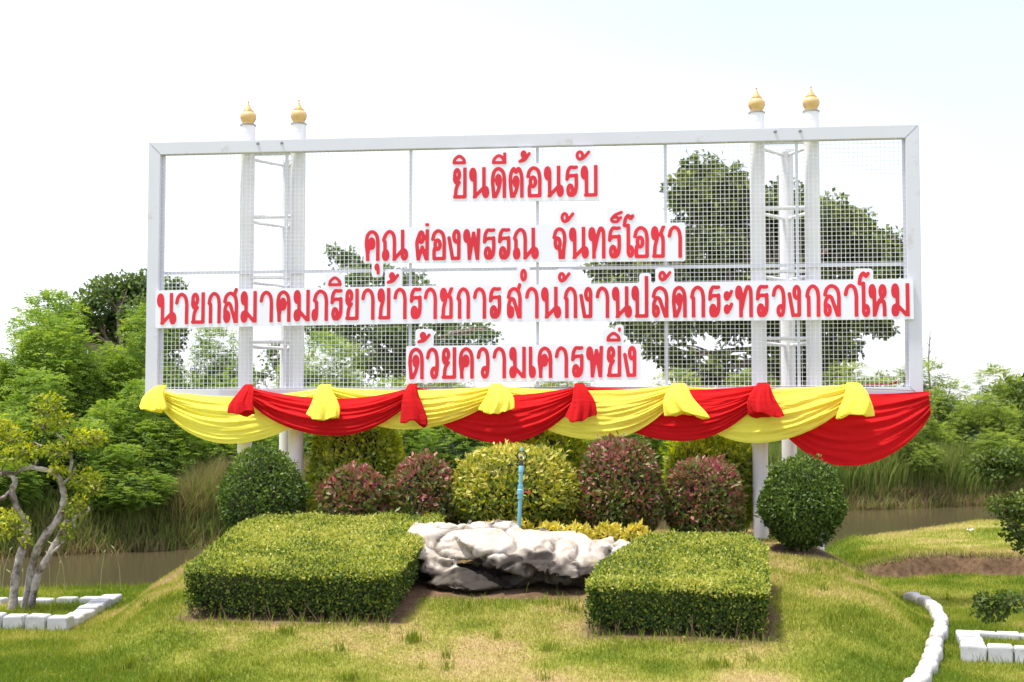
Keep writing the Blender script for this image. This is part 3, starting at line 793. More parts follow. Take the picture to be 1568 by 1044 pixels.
def mitred(name, a0, a1, b0, b1, parent):
    """one side of the frame with mitred ends: outer edge a0-a1, inner edge b0-b1, given as (s, z)"""
    y0, y1 = -0.05, 0.05
    q = [a0, a1, b1, b0]
    V = [(p[0], y0, p[1] + ZO) for p in q] + [(p[0], y1, p[1] + ZO) for p in q]
    F = [(0, 1, 2, 3), (7, 6, 5, 4), (0, 4, 5, 1), (1, 5, 6, 2), (2, 6, 7, 3), (3, 7, 4, 0)]
    bm = bmesh.new(); vs_ = [bm.verts.new(v) for v in V]
    for f in F: bm.faces.new([vs_[i] for i in f])
    bmesh.ops.recalc_face_normals(bm, faces=bm.faces[:])
    bmesh.ops.bevel(bm, geom=bm.edges[:], offset=0.006, segments=2, affect='EDGES')
    me = bpy.data.meshes.new(name); bm.to_mesh(me); bm.free()
    return link(name, me, M['white_paint'], parent)
S0, S1, Z0, Z1, FT = -4.495, 4.495, 2.27, 5.372, 0.15
e = 0.0015
mitred('frame_rail', (S0 + e, Z1), (S1 - e, Z1), (S0 + FT + e, Z1 - FT), (S1 - FT - e, Z1 - FT), sign)
mitred('frame_rail', (S0 + e, Z0), (S1 - e, Z0), (S0 + FT + e, Z0 + FT), (S1 - FT - e, Z0 + FT), sign)
mitred('frame_post', (S0, Z0 + e), (S0, Z1 - e), (S0 + FT, Z0 + FT + e), (S0 + FT, Z1 - FT - e), sign)
mitred('frame_post', (S1, Z0 + e), (S1, Z1 - e), (S1 - FT, Z0 + FT + e), (S1 - FT, Z1 - FT - e), sign)
# inner lining angle and stiffeners behind the mesh
for s in (-2.814, -1.319, 0.176, 1.655, 3.141):
    MB().box(s - 0.017, s + 0.017, 0.006, 0.036, Z0 + FT + ZO, Z1 - FT + ZO).build('mullion', M['white_paint'], sign)
MB().box(S0 + FT, S1 - FT, 0.037, 0.067, 3.787 + ZO, 3.825 + ZO).build('crossbar', M['white_paint'], sign)
for s in (S0 + FT, S1 - FT - 0.03):
    MB().box(s + 0.001, s + 0.029, 0.008, 0.046, Z0 + FT + ZO + 0.002, Z1 - FT + ZO - 0.002).build('lining', M['white_paint'], sign)
# welded wire mesh, 50 mm squares
mb = MB(); rw = 0.0022
for i in range(1, 174):
    s = S0 + FT + i * 0.0498 + random.uniform(-.002, .002)
    if s > S1 - FT: break
    mb.box(s - rw, s + rw, -0.004, 0.0005, Z0 + FT + ZO - 0.02, Z1 - FT + ZO + 0.02)
z = Z0 + FT + 0.02
while z < Z1 - FT:
    mb.box(S0 + FT - 0.02, S1 - FT + 0.02, 0.0008, 0.0053, z - rw + ZO, z + rw + ZO); z += 0.0498
tag(mb.build('wire_mesh', M['wire'], sign), kind='stuff')
# dark tie wire lying along the bottom rail
mb = MB()
mb.tube([(-3.6, -0.056, 2.428 + ZO), (-1.0, -0.056, 2.424 + ZO), (1.0, -0.056, 2.424 + ZO), (3.2, -0.056, 2.428 + ZO), (3.8, -0.056, 2.405 + ZO), (4.4, -0.056, 2.38 + ZO)], 0.004, 5)
mb.build('tie_wire', M['flange'], sign)
# bolts on the top rail
mbb = MB().lathe([(0.0, 0.0), (0.02, 0.0), (0.017, 0.012), (0.0, 0.016)], 8)
bolt = mbb.mesh('bolt')
for s in (-3.15, -2.86, 2.9, 3.18):
    b_ = link('bolt', bolt, M['flange'], sign); b_.location = (s, -0.0495, 5.33 + ZO); b_.rotation_euler = (R(90), 0, 0)

CR = 0.088; CY = 0.155
col_prof = None
for s in (-3.335, -2.712, 2.706, 3.324):
    wx, wy, _ = sw(s, -CY)
    zb = float(terrain(wx, wy)) - 0.15
    mb = MB().lathe([(CR, zb + ZO), (CR, 5.585 + ZO)], 28)
    c = mb.build('column', M['column_paint'], sign, (s, CY, 0), smooth=True, angle=40)
    mb = MB().lathe([(CR + 0.008, 0.0), (CR + 0.008, 0.014)], 28)
    mb.build('flange', M['flange'], c, (0, 0, 5.585 + ZO), smooth=True, angle=40)
    f = [(0.070, 0.0), (0.074, 0.015), (0.072, 0.028), (0.082, 0.045), (0.094, 0.07), (0.099, 0.095), (0.096, 0.12), (0.084, 0.142), (0.066, 0.155), (0.068, 0.158), (0.068, 0.166),
         (0.052, 0.170), (0.054, 0.176), (0.050, 0.184), (0.040, 0.188), (0.042, 0.194), (0.036, 0.204), (0.029, 0.208), (0.030, 0.214), (0.025, 0.224), (0.019, 0.228), (0.020, 0.234), (0.012, 0.252), (0.006, 0.266), (0.006, 0.272), (0.012, 0.278), (0.012, 0.286), (0.004, 0.294), (0.0, 0.296)]
    MB().lathe(f, 28).build('finial', M['gold'], c, (0, 0, 5.599 + ZO), smooth=True, angle=50)
for s, sy, sgn in ((-2.98, 0.70, -1), (3.075, 0.70, 1)):
    wx, wy, _ = sw(s, -sy)
    zb = float(terrain(wx, wy)) - 0.15
    c = MB().lathe([(CR * 0.98, zb + ZO), (CR * 0.98, 5.22 + ZO)], 28).build('column', M['column_paint'], sign, (s, sy, 0), smooth=True, angle=40)
    MB().lathe([(CR + 0.012, 0.0), (CR + 0.012, 0.03)], 28).build('cap', M['column_paint'], c, (0, 0, 5.22 + ZO), smooth=True, angle=40)
    pair = (-3.335, -2.712) if sgn < 0 else (2.706, 3.324)
    for zz in (5.19, 4.43, 3.70, 2.93):
        for a in pair:
            MB().tube([(a, CY, zz + ZO), (s, sy, zz + ZO)], 0.021, 8).build('brace', M['column_paint'], sign, smooth=True, angle=50)
        MB().tube([(pair[0], CY, zz + ZO + 0.05), (pair[1], CY, zz + ZO + 0.05)], 0.021, 8).build('brace', M['column_paint'], sign, smooth=True, angle=50)

# ------------------------------------------------------------------ lettering
LINES = {
    'L1': ([(-0.836, 4.587), (0.911, 4.571), (0.913, 5.02), (-0.837, 5.017)],
        [('ย', -0.805, -0.642, 4.621, 4.984), ('ิ', -0.809, -0.649, 5.023, 5.136), ('น', -0.615, -0.375, 4.62, 4.984), ('ด', -0.359, -0.18, 4.619, 4.983),
         ('ี', -0.347, -0.176, 5.016, 5.15), ('ต', -0.152, 0.024, 4.618, 4.983), ('้', -0.028, 0.107, 5.025, 5.171), ('อ', 0.054, 0.232, 4.618, 4.983),
         ('น', 0.256, 0.493, 4.617, 4.983), ('ร', 0.507, 0.654, 4.616, 4.982), ('บ', 0.682, 0.879, 4.615, 4.982), ('ั', 0.626, 0.796, 5.029, 5.16)]),
    'L2': ([(-1.859, 3.877), (1.875, 3.856), (1.878, 4.3), (-1.862, 4.3)],
        [('ค', -1.845, -1.668, 3.905, 4.269), ('ุ', -1.727, -1.66, 3.747, 3.876), ('ณ', -1.64, -1.328, 3.904, 4.268), ('ผ', -1.248, -1.081, 3.904, 4.268),
         ('่', -1.128, -1.082, 4.303, 4.339), ('อ', -1.059, -0.884, 3.903, 4.268), ('ง', -0.859, -0.706, 3.903, 4.268), ('พ', -0.684, -0.477, 3.902, 4.268),
         ('ร', -0.452, -0.304, 3.902, 4.268), ('ร', -0.275, -0.13, 3.901, 4.268), ('ณ', -0.102, 0.2, 3.9, 4.268), ('จ', 0.354, 0.52, 3.899, 4.268),
         ('ั', 0.451, 0.611, 4.308, 4.447), ('น', 0.545, 0.778, 3.899, 4.268), ('ท', 0.768, 0.967, 3.898, 4.268), ('ร', 0.995, 1.144, 3.898, 4.268),
         ('์', 1.019, 1.17, 4.303, 4.446), ('โ', 1.157, 1.299, 3.902, 4.41), ('อ', 1.283, 1.462, 3.897, 4.267), ('ช', 1.484, 1.65, 3.897, 4.267),
         ('า', 1.675, 1.837, 3.896, 4.267)]),
    'L3a': ([(-4.369, 3.139), (-0.228, 3.18), (-0.228, 3.615), (-4.376, 3.59)],
        [('น', -4.353, -4.108, 3.181, 3.557), ('า', -4.128, -3.965, 3.184, 3.559), ('ย', -3.934, -3.765, 3.187, 3.561), ('ก', -3.735, -3.569, 3.19, 3.564),
         ('ส', -3.542, -3.36, 3.193, 3.566), ('ม', -3.332, -3.134, 3.196, 3.569), ('า', -3.1, -2.937, 3.199, 3.572), ('ค', -2.899, -2.726, 3.202, 3.574),
         ('ม', -2.692, -2.496, 3.206, 3.577), ('ภ', -2.472, -2.277, 3.209, 3.579), ('ร', -2.249, -2.104, 3.212, 3.582), ('ิ', -2.279, -2.116, 3.615, 3.732),
         ('ย', -2.074, -1.911, 3.215, 3.584), ('า', -1.882, -1.723, 3.217, 3.587), ('ข', -1.692, -1.536, 3.22, 3.589), ('้', -1.571, -1.433, 3.636, 3.773),
         ('า', -1.501, -1.344, 3.221, 3.59), ('ร', -1.308, -1.167, 3.221, 3.589), ('า', -1.143, -0.987, 3.22, 3.588), ('ช', -0.955, -0.795, 3.22, 3.587),
         ('ก', -0.762, -0.6, 3.219, 3.586), ('า', -0.567, -0.412, 3.219, 3.585), ('ร', -0.381, -0.237, 3.218, 3.584)]),
    'L3b': ([(-0.182, 3.176), (4.4, 3.171), (4.407, 3.625), (-0.182, 3.61)],
        [('ส', -0.173, 0.001, 3.218, 3.583), ('ํ', -0.019, 0.063, 3.644, 3.793), ('า', 0.039, 0.197, 3.217, 3.582), ('น', 0.222, 0.459, 3.216, 3.581),
         ('ั', 0.419, 0.565, 3.623, 3.754), ('ก', 0.482, 0.641, 3.216, 3.58), ('ง', 0.673, 0.82, 3.215, 3.579), ('า', 0.851, 1.007, 3.215, 3.578),
         ('น', 1.035, 1.269, 3.214, 3.577), ('ป', 1.258, 1.453, 3.214, 3.692), ('ล', 1.49, 1.68, 3.213, 3.575), ('ั', 1.567, 1.716, 3.622, 3.754),
         ('ด', 1.718, 1.886, 3.212, 3.576), ('ก', 1.921, 2.093, 3.212, 3.576), ('ร', 2.128, 2.266, 3.211, 3.576), ('ะ', 2.301, 2.409, 3.242, 3.53),
         ('ท', 2.428, 2.628, 3.21, 3.576), ('ร', 2.661, 2.804, 3.209, 3.576), ('ว', 2.839, 2.992, 3.209, 3.576), ('ง', 3.023, 3.169, 3.208, 3.576),
         ('ก', 3.208, 3.376, 3.208, 3.576), ('ล', 3.409, 3.602, 3.207, 3.576), ('า', 3.636, 3.794, 3.206, 3.577), ('โ', 3.782, 3.926, 3.199, 3.715),
         ('ห', 3.906, 4.112, 3.205, 3.577), ('ม', 4.154, 4.355, 3.205, 3.577)]),
    'L4': ([(-1.349, 2.479), (1.367, 2.504), (1.369, 2.92), (-1.351, 2.909)],
        [('ด', -1.322, -1.14, 2.523, 2.89), ('้', -1.206, -1.059, 2.939, 3.073), ('ว', -1.115, -0.963, 2.524, 2.89), ('ย', -0.931, -0.76, 2.525, 2.891),
         ('ค', -0.731, -0.555, 2.527, 2.892), ('ว', -0.523, -0.372, 2.528, 2.892), ('า', -0.338, -0.181, 2.529, 2.893), ('ม', -0.146, 0.048, 2.531, 2.893),
         ('เ', 0.076, 0.166, 2.532, 2.894), ('ค', 0.183, 0.353, 2.533, 2.894), ('า', 0.381, 0.534, 2.534, 2.895), ('ร', 0.568, 0.711, 2.536, 2.896),
         ('พ', 0.739, 0.939, 2.537, 2.896), ('ย', 0.974, 1.141, 2.539, 2.897), ('ิ', 0.972, 1.138, 2.944, 3.057), ('่', 1.106, 1.139, 3.056, 3.107),
         ('ง', 1.17, 1.318, 2.54, 2.898)]),
}


def catmull(pts, k=6):
    p = [np.array(q, float) for q in pts]; p = [2 * p[0] - p[1]] + p + [2 * p[-1] - p[-2]]; out = []
    for i in range(1, len(p) - 2):
        for t in np.linspace(0, 1, k, endpoint=False):
            a, b_, c, d = p[i-1], p[i], p[i+1], p[i+2]
            out.append(0.5 * (2*b_ + (c-a)*t + (2*a-5*b_+4*c-d)*t*t + (3*b_-a-3*c+d)*t**3))
    out.append(p[-2]); return out
def S(*p): return catmull(p)
def L(*p): return [np.array(q, float) for q in p]
def O(cx, cy, rx, ry): return [np.array((cx + rx * math.cos(t), cy + ry * math.sin(t))) for t in np.linspace(0, 2 * math.pi, 17)]
ARCH = [(0, .70), (.14, .90), (.48, 1.0), (.86, .90), (1, .66), (1, .3), (1, -.3)]
GLYPH = {
 'น': [O(.13, .80, .12, .19), L((.25, .84), (.25, -.3)), L((.22, -.02), (.78, .33)), L((.78, 1.3), (.78, .2)), O(.88, .16, .11, .16)],
 'า': [S(*ARCH)],
 'ย': [O(.25, .81, .22, .18), S((.03, .78), (.02, .62), (.16, .51), (.44, .52)), S((.44, .52), (.18, .32), (.08, 0)), L((.02, 0), (1, 0)), L((1, 0), (1, 1.3))],
 'ก': [S((.02, .66), (.16, .88), (.5, 1.0), (.87, .90), (1, .66), (1, .3), (1, -.3)), L((.02, .66), (.16, .60)), L((.16, .62), (.16, -.3))],
 'ล': [S(*ARCH), O(.18, .17, .17, .17), S((.02, .2), (.04, .46), (.24, .64), (.46, .60), (.60, .42), (.80, .14), (.96, -.1))],
 'ส': [S(*ARCH), O(.18, .17, .17, .17), S((.02, .2), (.04, .46), (.24, .64), (.46, .60), (.60, .42), (.80, .14), (.96, -.1)), L((.80, .92), (.98, 1.14))],
 'ม': [O(.16, .81, .15, .19), L((.31, .84), (.31, .16)), O(.16, .15, .15, .16), L((.26, .34), (.98, -.04)), L((1, 1.3), (1, -.3))],
 'ค': [S((.14, -.3), (.10, .2), (.0, .56), (.12, .88), (.5, 1.0), (.88, .88), (1, .62), (1, .2), (1, -.3)), O(.47, .57, .17, .17), S((.36, .44), (.2, .36), (.12, .2))],
 'ด': [S((.16, -.3), (.06, .22), (.0, .56), (.12, .88), (.5, 1.0), (.88, .88), (1, .62), (1, .2), (1, -.3)), O(.50, .58, .15, .17), S((.64, .5), (.48, .22), (.20, -.05))],
 'ต': [S((.20, -.3), (.06, .22), (.0, .62), (.10, .86), (.30, .99), (.50, .86), (.70, .99), (.90, .86), (1, .62), (1, .2), (1, -.3)), O(.50, .52, .15, .16), S((.64, .45), (.50, .2), (.24, -.05))],
 'ภ': [O(.10, .15, .12, .16), L((.24, .18), (.24, .60)), L((.24, .60), (.08, .68)), S((.08, .68), (.22, .88), (.52, 1.0), (.88, .90), (1, .66), (1, .3), (1, -.3))],
 'ณ': [O(.09, .15, .09, .16), L((.06, .2), (.06, .62)), L((.06, .62), (.0, .70)), S((.0, .70), (.10, .90), (.26, 1.0), (.42, .90), (.47, .66), (.47, .3), (.47, -.3)), L((.46, -.02), (.83, .34)), L((.83, 1.3), (.83, .2)), O(.91, .16, .09, .16)],
 'ร': [S((1.0, 1.0), (.72, .99), (.36, 1.0), (.08, .84), (.0, .58)), S((.0, .60), (.3, .69), (1.0, .70)), S((1, .72), (1, .3), (.86, .08), (.55, -.02)), O(.34, .18, .24, .18)],
 'ข': [O(.22, .80, .20, .19), S((.42, .86), (.42, .62), (.22, .34), (.16, .0)), L((.10, 0), (1, 0)), L((1, 0), (1, 1.3))],
 'ช': [O(.20, .80, .19, .19), S((.39, .86), (.40, .62), (.22, .34), (.16, .0)), L((.10, 0), (.94, 0)), S((.94, 0), (.94, .6), (.74, .78)), L((.70, .74), (1.0, 1.04))],
 'ง': [L((-.08, .74), (.30, -.02)), L((.30, 0), (.94, 0)), S((.94, 0), (.95, .4), (.96, .8)), O(.70, .79, .27, .20)],
 'ท': [O(.15, .80, .14, .19), L((.29, .84), (.29, -.3)), S((.32, .20), (.56, .72), (.76, 1.0), (.96, .92), (1, .66), (1, .3), (1, -.3))],
 'ว': [S((.0, .70), (.14, .90), (.48, 1.0), (.86, .90), (1, .64), (1, .3), (.94, .12)), O(.70, .16, .25, .17)],
 'ห': [O(.14, .80, .13, .19), L((.27, .84), (.27, -.3)), S((.30, .02), (.55, .42), (.78, .58)), O(.82, .79, .15, .19), S((.55, .42), (.86, .46), (.94, .22), (.94, -.3))],
 'บ': [O(.16, .80, .15, .19), L((.31, .84), (.31, 0)), L((.25, 0), (1, 0)), L((1, 0), (1, 1.3))],
 'ป': [O(.16, .60, .15, .15), L((.31, .62), (.31, 0)), L((.25, 0), (1, 0)), L((1, 0), (1, 1.3))],
 'พ': [O(.14, .80, .13, .19), L((.27, .84), (.33, -.04)), L((.33, .0), (.63, .90)), L((.63, .90), (.88, .0)), L((.90, -.1), (1, 1.3))],
 'ผ': [O(.42, .78, .20, .19), S((.24, .88), (.02, .60), (.06, .3), (.16, -.1)), L((.16, .0), (.52, .42)), L((.52, .42), (.88, .0)), L((.96, -.1), (1, 1.3))],
 'อ': [S((.0, .70), (.14, .90), (.48, 1.0), (.86, .90), (1, .64), (1, .3), (1, .0)), L((1, 0), (.12, 0)), S((.12, 0), (.12, .30), (.24, .42)), O(.42, .50, .22, .17)],
 'จ': [S((.02, .70), (.18, .92), (.52, 1.0), (.88, .90), (1, .64), (.92, .32), (.80, -.3)), O(.34, .50, .22, .18), S((.46, .38), (.56, .16), (.60, -.3))],
 'โ': [S((1, .99), (.78, .93), (.5, 1.0), (.2, .92), (.06, .76)), L((.06, .76), (.50, .74)), L((.50, .76), (.50, .12)), O(.74, .115, .25, .115)],
 'เ': [L((.12, 1.3), (.12, .18)), O(.56, .15, .42, .16)],
 'ะ': [O(.26, .17, .26, .15), S((.5, .10), (.74, .2), (1, .40)), O(.26, .77, .26, .15), S((.5, .70), (.74, .8), (1, .98))],
 'ิ': [S((.0, .0), (.10, .55), (.5, 1.0), (.90, .55), (1, .0)), L((0, 0), (1, 0))],
 'ี': [S((.0, .0), (.10, .45), (.45, .82), (.80, .55), (.96, .0)), L((0, 0), (1, 0)), L((.98, 0), (.98, 1.3))],
 '้': [O(.34, .74, .18, .26), S((.42, .50), (.20, .16), (-.1, .0)), S((-.1, .0), (.45, .14), (1.0, .80))],
 '่': [L((.5, 0), (.5, 1.0))],
 'ั': [O(.24, .52, .24, .44), S((.24, .04), (.56, .24), (1.0, .92))],
 'ุ': [O(.40, .72, .40, .28), L((.84, .70), (.84, -.3))],
 'ํ': [O(.5, .5, .5, .5)],
 '์': [O(.36, .24, .36, .26), S((.04, .34), (.34, .70), (.98, 1.0)), L((.7, .3), (.92, .42))],
}
MARKS = set('ิี้่ัุํ์')

def seg_dist(X, Y, poly):
    d = np.full(X.shape, 1e9)
    for a, b_ in zip(poly[:-1], poly[1:]):
        e_ = b_ - a; q = max(e_ @ e_, 1e-12)
        t = np.clip(((X - a[0]) * e_[0] + (Y - a[1]) * e_[1]) / q, 0, 1)
        d = np.minimum(d, np.hypot(X - a[0] - t * e_[0], Y - a[1] - t * e_[1]))
    return d

def field_mesh(name, xs, ys, Fd, y_front, y_back):
    """solid plate: the region where field Fd(y,x) < 0, cut smoothly along its outline, between two depths"""
    vid = {}; V2 = []; faces = []
    def vtx(key, p):
        if key not in vid: vid[key] = len(V2); V2.append(p)
        return vid[key]
    ny_, nx_ = Fd.shape
    Fd = np.where(np.abs(Fd) < 1e-6, -1e-6, Fd)
    for j in range(ny_ - 1):
        for i in range(nx_ - 1):
            c = [(i, j), (i + 1, j), (i + 1, j + 1), (i, j + 1)]
            f = [Fd[b_, a] for a, b_ in c]
            if min(f) > 0: continue
            ring = []
            for k in range(4):
                a, b_ = c[k], c[(k + 1) % 4]; fa, fb = f[k], f[(k + 1) % 4]
                if fa < 0: ring.append(vtx(a, (xs[a[0]], ys[a[1]])))
                if (fa < 0) != (fb < 0):
                    t = fa / (fa - fb); lo, hi = (a, b_) if a < b_ else (b_, a)
                    ring.append(vtx((lo, hi), (xs[a[0]] + t * (xs[b_[0]] - xs[a[0]]), ys[a[1]] + t * (ys[b_[1]] - ys[a[1]]))))
            if len(ring) >= 3: faces.append(ring)
    nv = len(V2)
    V = [(x, y_front, z) for x, z in V2] + [(x, y_back, z) for x, z in V2]
    E = {}
    for r in faces:
        for a, b_ in zip(r, r[1:] + r[:1]): E[(a, b_)] = E.get((a, b_), 0) + 1
    F = [tuple(r) for r in faces] + [tuple(i + nv for i in reversed(r)) for r in faces]
    for (a, b_) in E:
        if (b_, a) not in E: F.append((b_, a, a + nv, b_ + nv))
    return mesh_py(name, V, F)

def letter_mesh(g, s0, s1, z0, z1):
    h = z1 - z0; w = s1 - s0
    hw = 0.0208 if g not in MARKS else 0.0178
    if g == '่': hw = w * 0.5
    if g == 'ะ': hw = 0.019
    hwx = min(hw, w * 0.3); 
    step = 0.0075
    xs = np.arange(s0 - step * 1.5, s1 + step * 1.6, step); ys = np.arange(z0 - step * 1.5, z1 + step * 12, step)
    X, Y = np.meshgrid(xs, ys); d = np.full(X.shape, 1e9)
    for st_ in GLYPH[g]:
        poly = [np.array((s0 + hw + p[0] * (w - 2 * hw), z0 + hw + p[1] * (h - 2 * hw))) for p in st_]
        d = np.minimum(d, seg_dist(X, Y, poly) - hw)
    d = np.maximum(d, z0 - Y); top = z1 + (0.05 if g == 'ส' else 0.0)
    d = np.maximum(d, Y - top)
    return field_mesh('letter', xs, ys, d, -0.0842, -0.0808)

BOARD_LABELS = {
 'L1': 'short top white board with the first line of red Thai letters',
 'L2': 'white board with the second line of red Thai letters under the short top line',
 'L3a': 'left half of the long third line, white board with red Thai letters',
 'L3b': 'right half of the long third line, white board with red Thai letters',
 'L4': 'lowest white board with the fourth line of red Thai letters above the bunting',
}
for key, (quad, letters) in LINES.items():
    (a0, b0), (a1, b1), (a2, b2), (a3, b3) = quad
    cx = (a0 + a1) / 2; zb = min(b0, b1)
    root = empty('lettering_board', sw(cx, 0, zb), YAW, BOARD_LABELS[key], 'lettering', 'lettering boards tied to the mesh')
    step = 0.02
    xs = np.arange(min(a0, a3) - step * 2, max(a1, a2) + step * 3, step); ys = np.arange(zb - 0.16, max(b2, b3) + 0.24, step)
    X, Y = np.meshgrid(xs, ys)
    zbot = b0 + (b1 - b0) * (X - a0) / (a1 - a0); ztop = b3 + (b2 - b3) * (X - a0) / (a1 - a0)
    d = np.maximum(np.maximum(a0 - X, X - a1), np.maximum(zbot - Y, Y - ztop))
    for (g, s0, s1, z0, z1) in letters:
        if g in MARKS or g in 'โป':
            mx_, mz_ = (s0 + s1) / 2, (z0 + z1) / 2
            if g in MARKS: q = np.hypot(np.maximum(np.abs(X - mx_) - (s1 - s0) / 2, 0), np.maximum(np.abs(Y - mz_) - (z1 - z0) / 2, 0)) - 0.033
            else:
                r0 = s0 if g == 'โ' else s1 - 0.07
                q = np.hypot(np.maximum(np.abs(X - (r0 + s1) / 2) - (s1 - r0) / 2, 0), np.maximum(np.abs(Y - (z1 - .1)) - .1, 0)) - 0.033
            # neck to the strip
            if mz_ > (zbot.mean() + ztop.mean()) / 2: nk = np.maximum(np.abs(X - mx_) - max(0.02, (s1 - s0) / 2 - 0.03), np.maximum(ztop - 0.05 - Y, Y - mz_))
            else: nk = np.maximum(np.abs(X - mx_) - (s1 - s0) / 2, np.maximum(mz_ - Y, Y - zbot - 0.05))
            d = np.minimum(d, np.minimum(q, nk if g in MARKS else 1e9))
    me = field_mesh('board', xs - cx, ys - zb, d, -0.080, -0.060)
    brd = link('board', me, M['foam'], root)
    for (g, s0, s1, z0, z1) in letters:
        me = letter_mesh(g, s0 - cx, s1 - cx, z0 - zb, z1 - zb)
        lo_ = link('letter', me, M['red_letter'], root)

# ------------------------------------------------------------------ bunting
def swag_mesh(name, sL, sR, zL, zR, sag_t, sag_b, pinL, pinR, oL, oR, seed, bulge=0.17, peak=0.5, nu=80, nv=80):
    g = np.random.default_rng(seed)
    u = np.linspace(0, 1, nu)[None, :]; v = np.linspace(0, 1, nv)[:, None]
    # sag curve with its lowest point at `peak`
    uu = np.where(u < peak, 0.5 * u / peak, 0.5 + 0.5 * (u - peak) / (1 - peak))
    sag = 4 * uu * (1 - uu)
    vw = v + 0.020 * np.sin(2 * np.pi * (1.3 * u + g.uniform())) * np.sin(np.pi * v)
    s = sL + (sR - sL) * (u + 0 * v)
    zt = zL + (zR - zL) * u - sag_t * sag
    pin = pinL + (pinR - pinL) * u
    zb = zL + (zR - zL) * u - pin - sag_b * sag ** 0.85
    z = zt + (zb - zt) * vw ** (1.0 - 0.12 * sag)
    env = np.sin(np.pi * np.clip(u, 0, 1)) ** 0.6
    y = oL + (oR - oL) * u + bulge * np.sin(np.pi * 0.70 * np.clip(vw, 0, 1)) ** 0.8 * (0.35 + 0.65 * env)
    fold = 0
    for k in range(5):
        f = g.uniform(2.2, 7.5); a = g.uniform(0.007, 0.017) * (5.0 / (f + 1.5))
        fold = fold + a * np.sin(2 * np.pi * (f * vw + g.uniform() + 0.7 * g.uniform(-1, 1) * u + 0.3 * np.sin(3 * u + g.uniform() * 6)))
    ridge = 0
    for k in range(3):
        f = g.uniform(3, 6); q = np.sin(2 * np.pi * (f * vw + g.uniform() + 0.5 * u * g.uniform(-1, 1)))
        ridge = ridge + 0.014 * np.abs(q) ** 0.7
    wr = 0
    for k in range(7):
        fu, fv = g.uniform(1.5, 5), g.uniform(3, 9); wr = wr + 0.0035 * np.sin(2 * np.pi * (fu * u + fv * vw * g.choice([-1, 1]) + g.uniform()))
    fold = fold + wr * (0.4 + np.sin(2 * np.pi * (u + g.uniform())))
    for k in range(2):
        f = g.uniform(9, 14); fold = fold + 0.008 * (1 - 2 * np.abs(np.sin(np.pi * (f * vw + g.uniform() + 0.6 * u)))) * (1 - env) ** 0.6
    near_end = 0.60 + 0.95 * (1 - env)
    y = y + (fold - ridge) * near_end * (0.3 + 0.7 * np.sin(np.pi * np.clip(vw * 0.92 + 0.04, 0, 1)))
    V = np.stack([s, -y, z], -1).reshape(-1, 3)
    idx_ = np.arange(nu * nv).reshape(nv, nu)
    F = np.stack([idx_[:-1, :-1], idx_[1:, :-1], idx_[1:, 1:], idx_[:-1, 1:]], -1).reshape(-1, 4)
    return mesh_np(name, V, F, smooth=True)

def knot_mesh(name, w, h, seed, tilt=0.0, flare=1.0):
    """gathered tail of cloth: pinched at the rail, deeply pleated, bunched and turned under at its foot"""
    g = np.random.default_rng(seed); nu, nv = 110, 34; V = []
    ph = g.uniform(0, 6.28, 6); np_ = int(g.integers(5, 8)); q1, q2 = g.uniform(-.5, .5, 2)
    for j in range(nv):
        t = j / (nv - 1)
        if t < 0.84:
            q = t / 0.84; r = w * 0.5 * (0.30 + 0.78 * (q ** 0.8) * flare - 0.14 * q ** 5); z = -h * q
        else:
            q = (t - 0.84) / 0.16; r = w * 0.5 * 0.94 * flare * (1 - 0.75 * q); z = -h * (1 + 0.02 * math.sin(math.pi * q) - 0.2 * q)
        for i in range(nu):
            a = 2 * math.pi * i / nu; aw = a + 0.35 * math.sin(a + ph[4]) + q1 * t
            fl = 0.15 * (1 - 2.0 * abs(math.sin(np_ * 0.5 * aw + ph[0] + 0.5 * t))) + 0.07 * math.sin(11 * aw + ph[1] - 2 * t) + 0.10 * math.sin(3 * aw + ph[2] + 2.5 * t)
            k = r * (1 + fl * (0.35 + 0.9 * t))
            zz = z + h * t * (0.07 * math.sin(2 * a + ph[3]) + 0.022 * math.sin(np_ * aw + ph[0]) + 0.06 * math.cos(a + ph[5]))
            V.append((k * math.cos(a) + tilt * t * h + 0.02 * math.sin(6 * t + ph[5]), 0.55 * k * math.sin(a) - 0.17 * math.sqrt(t), zz))
    F = [(j * nu + i, j * nu + (i + 1) % nu, (j + 1) * nu + (i + 1) % nu, (j + 1) * nu + i) for j in range(nv - 1) for i in range(nu)]
    F.append(tuple(range(nu))); F.append(tuple((nv - 1) * nu + i for i in reversed(range(nu))))
    return mesh_py(name, V, F, True)

ZR = 2.44
yb = empty('yellow_bunting', sw(0, 0, 2.0), YAW, 'long yellow cloth swagged along the foot of the sign', 'bunting')
rb = empty('red_bunting', sw(0, 0, 2.0), YAW, 'long red cloth swagged along the foot of the sign', 'bunting')
yel = [(-4.30, -2.23, 2.42, 2.44, 0.10, 0.50, 0.16, 0.14, 0.07, 0.09, 0.44), (-2.23, -0.25, 2.43, 2.44, 0.04, 0.36, 0.14, 0.12, 0.08, 0.26, 0.47),
       (-0.25, 1.76, 2.44, 2.45, 0.06, 0.49, 0.12, 0.14, 0.09, 0.27, 0.57), (1.76, 3.71, 2.44, 2.45, 0.05, 0.51, 0.14, 0.14, 0.09, 0.27, 0.44)]
redl = [(-3.17, -1.23, 2.43, 2.43, 0.13, 0.41, 0.16, 0.14, 0.17, 0.29, 0.55), (-1.23, 0.69, 2.43, 2.44, 0.10, 0.52, 0.12, 0.13, 0.08, 0.27, 0.54),
        (0.69, 2.70, 2.44, 2.44, 0.05, 0.50, 0.12, 0.13, 0.09, 0.27, 0.56), (2.70, 4.55, 2.43, 2.37, 0.06, 0.66, 0.14, 0.26, 0.09, 0.13, 0.46)]
